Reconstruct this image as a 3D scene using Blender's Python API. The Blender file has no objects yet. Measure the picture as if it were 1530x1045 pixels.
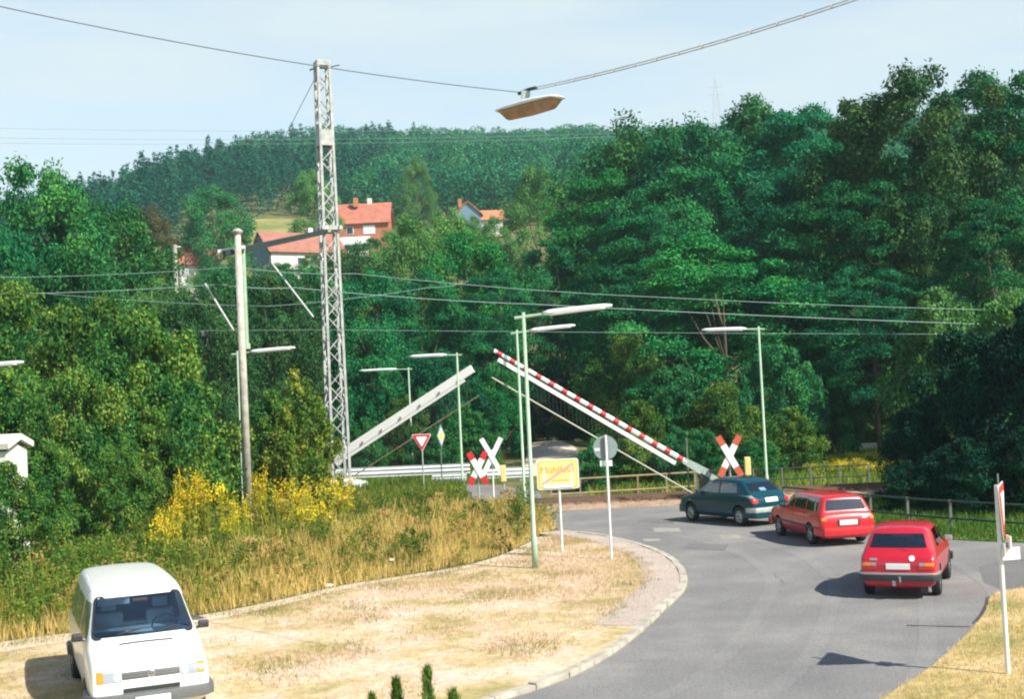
import bpy, bmesh, math, random
import numpy as np
from mathutils import Vector, Matrix
from mathutils.bvhtree import BVHTree

# ------------------------------------------------------------------ camera, sky, sun
SC = bpy.context.scene
COL = SC.collection
F = 1850.0                       # focal length in photo pixels (1530 wide)
CAMZ = 5.0
ROLL = math.radians(2.7)
PITCH = math.radians(2.15)
_zp = Vector((0, -math.sin(PITCH), math.cos(PITCH)))
_fw = Vector((0, math.cos(PITCH), math.sin(PITCH)))
_xr = Vector((1, 0, 0)) * math.cos(ROLL) - _zp * math.sin(ROLL)
_up = Vector((1, 0, 0)) * math.sin(ROLL) + _zp * math.cos(ROLL)
cam_d = bpy.data.cameras.new('camera')
cam = bpy.data.objects.new('camera', cam_d); COL.objects.link(cam)
M = Matrix((( _xr.x, _up.x, -_fw.x, 0), (_xr.y, _up.y, -_fw.y, 0), (_xr.z, _up.z, -_fw.z, CAMZ), (0, 0, 0, 1)))
cam.matrix_world = M
cam_d.sensor_width = 36.0
cam_d.lens = F / 1530 * 36
cam_d.clip_end = 5000
SC.camera = cam

SUN_AZ = math.radians(126)       # clockwise from +Y
SUN_EL = math.radians(44)
to_sun = Vector((math.sin(SUN_AZ) * math.cos(SUN_EL), math.cos(SUN_AZ) * math.cos(SUN_EL), math.sin(SUN_EL)))
sd = bpy.data.lights.new('sun', 'SUN'); sd.energy = 4.8; sd.angle = math.radians(0.5); sd.color = (1.0, 0.94, 0.82)
sun = bpy.data.objects.new('sun', sd); COL.objects.link(sun)
sun.rotation_euler = to_sun.to_track_quat('Z', 'Y').to_euler()
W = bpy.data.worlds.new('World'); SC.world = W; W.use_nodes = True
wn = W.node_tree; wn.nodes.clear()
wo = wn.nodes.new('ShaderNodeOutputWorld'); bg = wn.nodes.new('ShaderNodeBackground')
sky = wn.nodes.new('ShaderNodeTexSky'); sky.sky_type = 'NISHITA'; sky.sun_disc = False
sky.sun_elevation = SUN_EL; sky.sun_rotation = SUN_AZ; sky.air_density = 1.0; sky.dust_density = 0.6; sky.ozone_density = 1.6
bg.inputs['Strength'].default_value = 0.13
tc = wn.nodes.new('ShaderNodeTexCoord'); mp = wn.nodes.new('ShaderNodeMapping')
mp.inputs['Scale'].default_value = (1.6, 1.6, 9.0)
nz = wn.nodes.new('ShaderNodeTexNoise'); nz.inputs['Scale'].default_value = 2.2; nz.inputs['Detail'].default_value = 6; nz.inputs['Roughness'].default_value = 0.55
cr = wn.nodes.new('ShaderNodeValToRGB'); cr.color_ramp.elements[0].position = 0.38; cr.color_ramp.elements[1].position = 0.78
cr.color_ramp.elements[0].color = (0.60, 0.60, 0.60, 1); cr.color_ramp.elements[1].color = (1, 1, 1, 1)
mx = wn.nodes.new('ShaderNodeMixRGB'); mx.inputs['Color2'].default_value = (3.62, 4.08, 4.15, 1)
L = wn.links.new
L(tc.outputs['Generated'], mp.inputs['Vector']); L(mp.outputs[0], nz.inputs['Vector']); L(nz.outputs['Fac'], cr.inputs['Fac'])
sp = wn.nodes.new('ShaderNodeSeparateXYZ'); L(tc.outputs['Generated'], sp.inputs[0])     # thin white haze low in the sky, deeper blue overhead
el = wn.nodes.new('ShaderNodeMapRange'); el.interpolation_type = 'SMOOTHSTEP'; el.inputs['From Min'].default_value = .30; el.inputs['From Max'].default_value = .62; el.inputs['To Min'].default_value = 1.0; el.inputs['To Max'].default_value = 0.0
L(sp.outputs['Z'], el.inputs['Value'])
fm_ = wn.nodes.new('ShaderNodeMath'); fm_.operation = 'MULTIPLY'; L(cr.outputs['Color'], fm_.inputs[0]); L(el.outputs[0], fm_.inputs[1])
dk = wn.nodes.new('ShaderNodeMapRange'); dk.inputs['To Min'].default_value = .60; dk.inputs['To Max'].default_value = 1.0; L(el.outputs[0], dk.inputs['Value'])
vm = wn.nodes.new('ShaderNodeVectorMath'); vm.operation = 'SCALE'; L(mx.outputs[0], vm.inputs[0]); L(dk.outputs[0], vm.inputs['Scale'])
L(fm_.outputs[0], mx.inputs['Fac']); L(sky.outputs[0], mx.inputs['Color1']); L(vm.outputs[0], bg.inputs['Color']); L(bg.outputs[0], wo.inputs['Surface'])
SC.view_settings.view_transform = 'Standard'; SC.view_settings.look = 'None'
SC.view_settings.exposure = 0.78; SC.view_settings.gamma = 1.0
SC.render.engine = 'CYCLES'
SC.cycles.max_bounces = 6; SC.cycles.diffuse_bounces = 3; SC.cycles.glossy_bounces = 3; SC.cycles.transmission_bounces = 4
SC.cycles.transparent_max_bounces = 12
SC.cycles.use_denoising = True
SC.cycles.filter_width = 2.1      # the print is a little soft

# ------------------------------------------------------------------ placing
def ray(px, py):
    return (_fw + _xr * ((px - 765.0) / F) + _up * ((522.5 - py) / F))
def at(px, py, d):                       # the world point at depth d (world Y) seen at a photo pixel
    r = ray(px, py); t = d / r.y
    return Vector((r.x * t, d, CAMZ + r.z * t))
def gp(px, py, z=0.0):                   # the point on level ground
    r = ray(px, py); t = (z - CAMZ) / r.z
    return Vector((r.x * t, r.y * t, z))

def terr(x, y):
    x = np.asarray(x, float); y = np.asarray(y, float)
    t = np.clip(y - 112, 0, None)
    z = 0.29 * (np.sqrt(t * t + 400) - 20)
    z = np.where(y > 330, 0.29 * (np.sqrt(218.0 ** 2 + 400) - 20) + (y - 330) * .252, z)
    z = np.where(y > 620, 0.29 * (np.sqrt(218.0 ** 2 + 400) - 20) + 290 * .252 + (y - 620) * -0.02, z)
    z = z + 1.3 * np.clip((y - 80) / 15, 0, 1) * np.exp(-((x - 3.2) / 6.0) ** 2) * np.clip((125 - y) / 25, 0, 1)
    z = z * (1 - 0.0008 * np.clip(-x - 90, 0, 300) - .0016 * np.clip(-x - 105, 0, 80) - .0006 * np.clip(x + 70, 0, 140))
    b = np.clip((y - 84) / 14, 0, 1) * np.clip((x - 14) / 10, 0, 1)
    z = z + 2.5 * b * b * (3 - 2 * b)
    return z

_h = np.random.RandomState(5).rand(256, 256)
def vnoise(x, y):
    x = np.asarray(x, float); y = np.asarray(y, float)
    xi = np.floor(x).astype(int); yi = np.floor(y).astype(int)
    fx = x - xi; fy = y - yi; fx = fx * fx * (3 - 2 * fx); fy = fy * fy * (3 - 2 * fy)
    g = lambda a, b: _h[a % 256, b % 256]
    return (g(xi, yi) * (1 - fx) + g(xi + 1, yi) * fx) * (1 - fy) + (g(xi, yi + 1) * (1 - fx) + g(xi + 1, yi + 1) * fx) * fy
def fnoise(x, y):
    return vnoise(x, y) * .55 + vnoise(x * 2.1 + 9, y * 2.1) * .3 + vnoise(x * 4.3, y * 4.3 + 5) * .15

# ------------------------------------------------------------------ materials
def lin(r, g, b): return (r, g, b, 1)
def mat(name, col, rough=0.7, var=0.0, vscale=3.0, col2=None, bump=0.0, bscale=20.0, metal=0.0, coat=0.0, spec=0.5, ramp=(0.35, 0.65), detail=4):
    m = bpy.data.materials.new(name); m.use_nodes = True
    nt = m.node_tree; p = nt.nodes['Principled BSDF']
    p.inputs['Base Color'].default_value = lin(*col); p.inputs['Roughness'].default_value = rough
    p.inputs['Metallic'].default_value = metal; p.inputs['Specular IOR Level'].default_value = spec
    if coat: p.inputs['Coat Weight'].default_value = coat; p.inputs['Coat Roughness'].default_value = 0.06
    if var or col2 or bump:
        g = nt.nodes.new('ShaderNodeNewGeometry')
    if var or col2:
        n = nt.nodes.new('ShaderNodeTexNoise'); n.inputs['Scale'].default_value = vscale; n.inputs['Detail'].default_value = detail
        r = nt.nodes.new('ShaderNodeValToRGB'); r.color_ramp.elements[0].position = ramp[0]; r.color_ramp.elements[1].position = ramp[1]
        c2 = col2 if col2 else tuple(c * (1 - var) for c in col)
        r.color_ramp.elements[0].color = lin(*col); r.color_ramp.elements[1].color = lin(*c2)
        nt.links.new(g.outputs['Position'], n.inputs['Vector']); nt.links.new(n.outputs['Fac'], r.inputs['Fac'])
        nt.links.new(r.outputs['Color'], p.inputs['Base Color'])
    if bump:
        n2 = nt.nodes.new('ShaderNodeTexNoise'); n2.inputs['Scale'].default_value = bscale; n2.inputs['Detail'].default_value = 4
        b = nt.nodes.new('ShaderNodeBump'); b.inputs['Strength'].default_value = bump; b.inputs['Distance'].default_value = 0.05
        nt.links.new(g.outputs['Position'], n2.inputs['Vector']); nt.links.new(n2.outputs['Fac'], b.inputs['Height'])
        nt.links.new(b.outputs['Normal'], p.inputs['Normal'])
    return m

def ground_mat(name, stops, scale, fine, bump=0.5, rough=0.95, fine_amt=0.35):
    """several soils mixed by a large and a small noise"""
    m = bpy.data.materials.new(name); m.use_nodes = True
    nt = m.node_tree; p = nt.nodes['Principled BSDF']; p.inputs['Roughness'].default_value = rough
    p.inputs['Specular IOR Level'].default_value = 0.2
    g = nt.nodes.new('ShaderNodeNewGeometry')
    n = nt.nodes.new('ShaderNodeTexNoise'); n.inputs['Scale'].default_value = scale; n.inputs['Detail'].default_value = 5; n.inputs['Roughness'].default_value = .65
    n2 = nt.nodes.new('ShaderNodeTexNoise'); n2.inputs['Scale'].default_value = fine; n2.inputs['Detail'].default_value = 5; n2.inputs['Roughness'].default_value = .7
    for q in (n, n2): nt.links.new(g.outputs['Position'], q.inputs['Vector'])
    r = nt.nodes.new('ShaderNodeValToRGB')
    while len(r.color_ramp.elements) < len(stops): r.color_ramp.elements.new(0.5)
    for e, (pos, c) in zip(r.color_ramp.elements, stops): e.position = pos; e.color = lin(*c)
    nt.links.new(n.outputs['Fac'], r.inputs['Fac'])
    mr = nt.nodes.new('ShaderNodeMapRange'); mr.inputs['From Min'].default_value = .3; mr.inputs['From Max'].default_value = .7
    mr.inputs['To Min'].default_value = 1 - fine_amt; mr.inputs['To Max'].default_value = 1 + fine_amt
    nt.links.new(n2.outputs['Fac'], mr.inputs['Value'])
    mul = nt.nodes.new('ShaderNodeMixRGB'); mul.blend_type = 'MULTIPLY'; mul.inputs['Fac'].default_value = 1
    nt.links.new(r.outputs['Color'], mul.inputs['Color1']); nt.links.new(mr.outputs[0], mul.inputs['Color2'])
    nt.links.new(mul.outputs[0], p.inputs['Base Color'])
    b = nt.nodes.new('ShaderNodeBump'); b.inputs['Strength'].default_value = bump; b.inputs['Distance'].default_value = 0.04
    nt.links.new(n2.outputs['Fac'], b.inputs['Height']); nt.links.new(b.outputs['Normal'], p.inputs['Normal'])
    return m

def leaf_mat(name, stops, trans=0.25, rough=0.6, vary=0.22):
    """leaf colours by the 'tint' of each leaf, a little different on every plant"""
    m = bpy.data.materials.new(name); m.use_nodes = True
    nt = m.node_tree; p = nt.nodes['Principled BSDF']; out = nt.nodes['Material Output']
    p.inputs['Roughness'].default_value = rough; p.inputs['Specular IOR Level'].default_value = 0.12
    a = nt.nodes.new('ShaderNodeAttribute'); a.attribute_name = 'tint'
    r = nt.nodes.new('ShaderNodeValToRGB')
    while len(r.color_ramp.elements) < len(stops): r.color_ramp.elements.new(0.5)
    for e, (pos, c) in zip(r.color_ramp.elements, stops): e.position = pos; e.color = lin(*c)
    oi = nt.nodes.new('ShaderNodeObjectInfo')
    hs = nt.nodes.new('ShaderNodeHueSaturation')
    mr = nt.nodes.new('ShaderNodeMapRange'); mr.inputs['To Min'].default_value = 1 - vary; mr.inputs['To Max'].default_value = 1 + vary
    nt.links.new(oi.outputs['Random'], mr.inputs['Value']); nt.links.new(mr.outputs[0], hs.inputs['Value'])
    mh = nt.nodes.new('ShaderNodeMapRange'); mh.inputs['To Min'].default_value = .494; mh.inputs['To Max'].default_value = .516
    mw = nt.nodes.new('ShaderNodeMath'); mw.operation = 'PINGPONG'; mw.inputs[1].default_value = .13
    nt.links.new(oi.outputs['Random'], mw.inputs[0]); mh.inputs['From Max'].default_value = .13; nt.links.new(mw.outputs[0], mh.inputs['Value']); nt.links.new(mh.outputs[0], hs.inputs['Hue'])
    nt.links.new(a.outputs['Fac'], r.inputs['Fac']); nt.links.new(r.outputs['Color'], hs.inputs['Color'])
    nt.links.new(hs.outputs[0], p.inputs['Base Color'])
    if trans:
        t = nt.nodes.new('ShaderNodeBsdfTranslucent'); mixs = nt.nodes.new('ShaderNodeMixShader'); mixs.inputs[0].default_value = trans
        nt.links.new(hs.outputs[0], t.inputs['Color']); nt.links.new(p.outputs[0], mixs.inputs[1]); nt.links.new(t.outputs[0], mixs.inputs[2])
        nt.links.new(mixs.outputs[0], out.inputs['Surface'])
    return m

def glass_mat(name, tint, rough=0.03):
    m = bpy.data.materials.new(name); m.use_nodes = True
    nt = m.node_tree; nt.nodes.remove(nt.nodes['Principled BSDF']); out = nt.nodes['Material Output']
    t = nt.nodes.new('ShaderNodeBsdfTransparent'); t.inputs[0].default_value = lin(*tint)
    g = nt.nodes.new('ShaderNodeBsdfGlossy'); g.inputs['Roughness'].default_value = rough; g.inputs['Color'].default_value = (1, 1, 1, 1)
    fr = nt.nodes.new('ShaderNodeFresnel'); fr.inputs[0].default_value = 2.5
    mixs = nt.nodes.new('ShaderNodeMixShader')
    nt.links.new(fr.outputs[0], mixs.inputs[0]); nt.links.new(t.outputs[0], mixs.inputs[1]); nt.links.new(g.outputs[0], mixs.inputs[2])
    nt.links.new(mixs.outputs[0], out.inputs['Surface'])
    return m

MT = dict(
    ground=ground_mat('ground_soil', [(0.3, (.06, .09, .03)), (0.5, (.12, .13, .05)), (0.7, (.20, .17, .08))], 0.15, 3.0),
    lawn=ground_mat('dry_lawn', [(0.34, (.34, .29, .12)), (0.45, (.50, .39, .22)), (0.53, (.60, .46, .33)), (0.64, (.66, .50, .40))], 0.42, 6.0, 0.7, fine_amt=.30),
    verge=ground_mat('dry_verge', [(0.34, (.26, .25, .09)), (0.5, (.45, .35, .15)), (0.64, (.60, .46, .25))], 0.5, 8.0, 0.6, fine_amt=.25),
    gravel=ground_mat('pink_gravel', [(0.3, (.40, .34, .30)), (0.7, (.52, .43, .37))], 0.8, 18.0, 0.7, fine_amt=.25),
    path=ground_mat('trodden_path', [(0.3, (.62, .51, .40)), (0.7, (.70, .58, .46))], 1.0, 14.0, 0.5, fine_amt=.15),
    green=ground_mat('green_verge', [(0.3, (.07, .16, .02)), (0.7, (.14, .24, .04))], 0.8, 9.0, 0.7),
    ballast=ground_mat('rusty_ballast', [(0.3, (.27, .18, .13)), (0.7, (.42, .30, .20))], 2.0, 16.0, 0.9),
    field=ground_mat('stubble_field', [(0.35, (.36, .30, .11)), (0.6, (.17, .20, .07))], 0.07, 2.0, 0.4),
    steel=mat('galvanised_steel', (.50, .52, .50), .45, .25, 6.0, metal=.3),
    white_post=mat('white_painted_post', (.78, .78, .76), .45, .1, 5),
    green_post=mat('pale_green_paint', (.34, .47, .34), .5, .15, 3.0),
    lamp_shell=mat('lamp_housing', (.74, .78, .80), .35, .1, 4),
    lamp_glass=mat('lamp_diffuser', (.82, .83, .82), .3),
    concrete=mat('weathered_concrete', (.52, .49, .43), .9, .35, 4.0, bump=.3, bscale=30),
    mast=mat('mast_grey_paint', (.46, .48, .46), .55, .35, 2.5),
    dark_metal=mat('dark_metal', (.035, .05, .05), .5, .3, 4),
    black=mat('black_rubber', (.018, .018, .020), .7),
    plastic=mat('black_plastic', (.03, .032, .035), .45),
    grey_plastic=mat('grey_bumper_plastic', (.12, .13, .135), .55, .1, 8),
    rim=mat('silver_rim', (.42, .46, .50), .35, metal=.6),
    plate=mat('white_number_plate', (.82, .82, .80), .4),
    chrome=mat('dull_chrome', (.55, .56, .56), .3, metal=.7),
    white_paint=mat('white_car_paint', (.80, .82, .80), .38, coat=.6),
    red_paint=mat('red_car_paint', (.50, .010, .030), .35, .12, 1.5, coat=.7),
    red_paint2=mat('bright_red_car_paint', (.56, .012, .022), .32, .1, 1.5, coat=.8),
    teal_paint=mat('teal_car_paint', (.002, .050, .072), .3, .1, 1.5, coat=.4, spec=.3),
    interior=mat('grey_interior', (.13, .18, .24), .8, .2, 8),
    seat_cloth=mat('pale_seat_cloth', (.42, .45, .47), .85, .15, 10),
    glass=glass_mat('car_glass', (.46, .62, .76)),
    lamp_red=mat('red_lamp_lens', (.60, .02, .02), .2, coat=.8),
    lamp_orange=mat('orange_lamp_lens', (.85, .25, .02), .2, coat=.8),
    lamp_clear=mat('clear_lamp_lens', (.27, .31, .33), .15, coat=.8),
    red=mat('sign_red', (.58, .03, .04), .45),
    red_faded=mat('faded_sign_red', (.62, .12, .06), .55, .2, 4),
    white=mat('sign_white', (.90, .89, .86), .45, .04, 4),
    yellow=mat('sign_yellow', (.80, .54, .10), .5, .1, 5),
    yellow_pale=mat('faded_sign_yellow', (.84, .66, .27), .5, .08, 6),
    letter=mat('faded_lettering', (.60, .31, .03), .6),
    pink=mat('faded_red_bar', (.66, .33, .32), .6),
    sign_back=mat('sign_back_grey', (.23, .29, .30), .5, .15, 5),
    barrier_grey=mat('barrier_drive_paint', (.36, .45, .40), .5, .15, 5),
    rust=mat('rusty_brown_rail', (.34, .25, .15), .8, .3, 4),
    stay=mat('pale_stay_rod', (.46, .46, .34), .6),
    rail=mat('rail_steel', (.22, .14, .10), .5, .2, 4, metal=.3),
    sleeper=mat('dark_sleeper', (.22, .15, .10), .9, .3, 6),
    fence=mat('weathered_green_rail', (.03, .06, .055), .7, .3, 4),
    fence_pale=mat('pale_fence_post', (.14, .17, .14), .7, .2, 4),
    kerb=mat('kerb_stone', (.50, .46, .38), .85, .35, 2.5, bump=.3, bscale=15),
    wire=mat('copper_wire', (.22, .33, .31), .5),
    wire_dark=mat('dark_wire', (.12, .16, .19), .5),
    clip=mat('pale_cable_clip', (.75, .62, .54), .5),
    diffuser=mat('brown_aged_diffuser', (.33, .20, .12), .45, .3, 6),
    bark=mat('bark', (.13, .10, .07), .95, .4, 3, bump=.5, bscale=8),
    tile_red=mat('red_roof_tile', (.46, .16, .11), .85, .25, .8, bump=.4, bscale=3),
    tile_orange=mat('orange_roof_tile', (.50, .21, .11), .85, .2, .8),
    tile_brown=mat('dull_red_roof_tile', (.36, .15, .11), .85, .25, .8),
    wall_white=mat('white_render', (.70, .69, .64), .9, .1, .6),
    wall_brick=mat('brick_wall', (.45, .17, .10), .9, .2, 1.5),
    slate=mat('blue_grey_slate', (.16, .27, .36), .7, .15, 1.0),
    window=mat('dark_window_glass', (.04, .06, .08), .1),
    shutter=mat('white_shutter', (.72, .74, .74), .6),
    wood=mat('dark_timber', (.07, .05, .035), .9),
)
LF = dict(
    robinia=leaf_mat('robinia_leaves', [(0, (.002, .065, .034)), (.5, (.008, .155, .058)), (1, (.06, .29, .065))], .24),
    robinia_lit=leaf_mat('sunlit_robinia_leaves', [(0, (.003, .10, .034)), (.5, (.016, .21, .050)), (1, (.09, .35, .06))], .2),  # lighter copy of the robinia ramp, sunlight put into the leaf colour
    broad=leaf_mat('broad_leaves', [(0, (.004, .075, .028)), (.5, (.022, .165, .045)), (1, (.11, .30, .06))], .2),
    oak=leaf_mat('brownish_oak_leaves', [(0, (0.006, 0.065, 0.0242)), (.5, (0.035, 0.137, 0.0385)), (1, (0.13, 0.195, 0.0495))], .2),
    copper=leaf_mat('brown_leaves', [(0, (.04, .05, .02)), (.5, (.10, .105, .045)), (1, (.17, .16, .06))], .2),
    willow=leaf_mat('pale_willow_leaves', [(0, (0.038, 0.12, 0.033)), (.5, (0.104, 0.252, 0.066)), (1, (0.228, 0.396, 0.11))], .3),
    hazel=leaf_mat('hazel_leaves', [(0, (.004, .070, .022)), (.40, (.045, .16, .030)), (.75, (.18, .30, .045)), (1, (.42, .45, .09))], .28),
    yellowing=leaf_mat('yellowing_leaves', [(0, (.03, .09, .015)), (.55, (.13, .22, .03)), (.85, (.38, .36, .05)), (1, (.60, .46, .06))], .3),
    dark=leaf_mat('shade_dark_leaves', [(0, (.001, .018, .013)), (.6, (.002, .042, .024)), (.9, (.008, .085, .030)), (1, (.04, .18, .05))], .1),  # near-black stops carry shade in the colour, the last stop sunlit leaves
    spruce=leaf_mat('spruce_needles', [(0, (.0015, .040, .034)), (.6, (.004, .085, .055)), (1, (.03, .17, .08))], .08),
    forest=leaf_mat('forest_leaves', [(0, (0.0038, 0.101, 0.0585)), (.5, (0.0238, 0.216, 0.091)), (1, (0.114, 0.365, 0.117))], .2),
    weed=leaf_mat('weeds', [(0, (.03, .09, .015)), (.3, (.13, .23, .03)), (.55, (.34, .31, .06)), (.75, (.56, .38, .12)), (1, (.70, .50, .22))], .3),
    lawn=leaf_mat('lawn_blades', [(0, (.14, .19, .04)), (.35, (.38, .32, .11)), (.7, (.56, .42, .23)), (1, (.68, .53, .37))], .3),
    verge=leaf_mat('green_blades', [(0, (.035, .11, .012)), (.6, (.09, .20, .025)), (1, (.24, .28, .06))], .3),
    gold=leaf_mat('goldenrod_flowers', [(0, (.60, .42, .02)), (1, (.88, .68, .04))], .3),
    stem=leaf_mat('goldenrod_leaves', [(0, (.12, .20, .03)), (.6, (.35, .38, .06)), (1, (.60, .50, .06))], .3),
    petal=leaf_mat('white_umbels', [(0, (.75, .75, .68)), (1, (.85, .85, .80))], .2),
    yew=leaf_mat('upright_conifer_needles', [(0, (.03, .09, .02)), (.6, (.10, .20, .035)), (1, (.24, .34, .07))], .2),
)

# ------------------------------------------------------------------ mesh helpers
def link(o, parent=None):
    COL.objects.link(o)
    if parent is not None: o.parent = parent
    return o

def tag(o, label=None, cat=None, group=None, kind=None):
    if label: o['label'] = label
    if cat: o['category'] = cat
    if group: o['group'] = group
    if kind: o['kind'] = kind
    return o

def thing(name, loc, label, cat, rz=0.0, group=None):
    o = bpy.data.objects.new(name, None); COL.objects.link(o)
    o.location = loc; o.rotation_euler = (0, 0, rz); o.empty_display_size = .3
    return tag(o, label, cat, group)

def struct(o): o['kind'] = 'structure'; return o

class MB:
    def __init__(s, org=(0, 0, 0)): s.v = []; s.f = []; s.o = Vector(org)
    def add(s, vs, fs):
        b = len(s.v); s.v += [tuple(Vector(p) - s.o) for p in vs]; s.f += [tuple(b + i for i in q) for q in fs]; return s
    def box(s, c, size, rot=None):
        c = Vector(c); h = [k / 2 for k in size]; vs = []
        for x in (-1, 1):
            for y in (-1, 1):
                for z in (-1, 1):
                    q = Vector((x * h[0], y * h[1], z * h[2]))
                    if rot is not None: q = rot @ q
                    vs.append(c + q)
        return s.add(vs, [(0, 1, 3, 2), (4, 6, 7, 5), (0, 4, 5, 1), (2, 3, 7, 6), (0, 2, 6, 4), (1, 5, 7, 3)])
    def bar(s, a, b, w, h, upv=(0, 0, 1)):
        a = Vector(a); b = Vector(b); d = (b - a).normalized(); u = Vector(upv)
        if abs(d.dot(u)) > .98: u = Vector((0, 1, 0))
        x = d.cross(u).normalized(); y = x.cross(d).normalized(); vs = []
        for p in (a, b):
            for i, j in ((-1, -1), (1, -1), (1, 1), (-1, 1)): vs.append(p + x * i * w / 2 + y * j * h / 2)
        return s.add(vs, [(3, 2, 1, 0), (4, 5, 6, 7), (0, 1, 5, 4), (1, 2, 6, 5), (2, 3, 7, 6), (3, 0, 4, 7)])
    def tube(s, pts, radii, seg=8, sq=1.0, cap=True):
        pts = [Vector(p) for p in pts]
        if not hasattr(radii, '__len__'): radii = [radii] * len(pts)
        n = len(pts); vs = []; pu = None
        for i, p in enumerate(pts):
            d = (pts[min(i + 1, n - 1)] - pts[max(i - 1, 0)]).normalized()
            u = Vector((0, 0, 1)) if pu is None else pu
            if abs(d.dot(u)) > .95: u = Vector((0, 1, 0))
            x = d.cross(u).normalized(); y = x.cross(d).normalized(); pu = y if abs(d.z) < .9 else pu
            for k in range(seg):
                a = 2 * math.pi * k / seg
                vs.append(p + x * math.cos(a) * radii[i] + y * math.sin(a) * radii[i] * sq)
        fs = []
        for i in range(n - 1):
            for k in range(seg):
                a = i * seg + k; b = i * seg + (k + 1) % seg
                fs.append((a, b, b + seg, a + seg))
        if cap: fs.append(tuple(range(seg - 1, -1, -1))); fs.append(tuple((n - 1) * seg + k for k in range(seg)))
        return s.add(vs, fs)
    def prism(s, poly, o, u, v, th):
        """poly (a,b) pairs on the plane o + a*u + b*v, thickened by th along u x v (centred)"""
        o = Vector(o); u = Vector(u).normalized(); v = Vector(v).normalized(); n = u.cross(v).normalized()
        vs = [o + u * a + v * b - n * th / 2 for a, b in poly] + [o + u * a + v * b + n * th / 2 for a, b in poly]
        k = len(poly)
        fs = [tuple(range(k - 1, -1, -1)), tuple(range(k, 2 * k))] + [(i, (i + 1) % k, k + (i + 1) % k, k + i) for i in range(k)]
        return s.add(vs, fs)
    def lathe(s, prof, c, seg=24):
        """profile of (radius, y) turned about the Y axis through c"""
        c = Vector(c); vs = []; fs = []
        for r, y in prof:
            for k in range(seg):
                a = 2 * math.pi * k / seg; vs.append(c + Vector((r * math.cos(a), y, r * math.sin(a))))
        for i in range(len(prof) - 1):
            for k in range(seg):
                a = i * seg + k; b = i * seg + (k + 1) % seg; fs.append((a, b, b + seg, a + seg))
        return s.add(vs, fs)
    def build(s, name, m, parent=None, smooth=False, bevel=0.0):
        me = bpy.data.meshes.new(name); me.from_pydata(s.v, [], s.f)
        bm = bmesh.new(); bm.from_mesh(me); bmesh.ops.recalc_face_normals(bm, faces=bm.faces)
        if bevel:
            es = [e for e in bm.edges if len(e.link_faces) == 2 and e.calc_face_angle(0) > .6]
            bmesh.ops.bevel(bm, geom=es, offset=bevel, segments=2, affect='EDGES', profile=.6)
        bm.to_mesh(me); bm.free(); me.update()
        if smooth: me.shade_smooth() if hasattr(me, 'shade_smooth') else None
        if m: me.materials.append(m)
        o = bpy.data.objects.new(name, me); return link(o, parent)

def quads_mesh(name, V, tint, m):
    """V: (N,k,3) loose faces; tint: (N,)"""
    V = np.ascontiguousarray(V, np.float32); n, k = V.shape[:2]
    me = bpy.data.meshes.new(name)
    me.vertices.add(n * k); me.vertices.foreach_set('co', V.reshape(-1))
    me.loops.add(n * k); me.loops.foreach_set('vertex_index', np.arange(n * k, dtype=np.int32))
    me.polygons.add(n); me.polygons.foreach_set('loop_start', np.arange(0, n * k, k, dtype=np.int32))
    me.update(calc_edges=True)
    a = me.attributes.new('tint', 'FLOAT', 'FACE'); a.data.foreach_set('value', np.clip(tint, 0, 1).astype(np.float32))
    if m: me.materials.append(m)
    return me

def unit(a): return a / (np.linalg.norm(a, axis=1, keepdims=True) + 1e-9)

def leaves(rng, P, N, size, asp=.5):
    """rhombic leaves at P with normals N"""
    n = len(P); t = unit(np.cross(N, rng.normal(size=(n, 3)))); b = np.cross(N, t)
    s = size * rng.uniform(.6, 1.3, (n, 1)); h = s / 2
    V = np.empty((n, 4, 3)); V[:, 0] = P - t * h; V[:, 2] = P + t * h
    V[:, 1] = P + b * h * asp + N * h * .12; V[:, 3] = P - b * h * asp + N * h * .12
    return V

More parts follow.
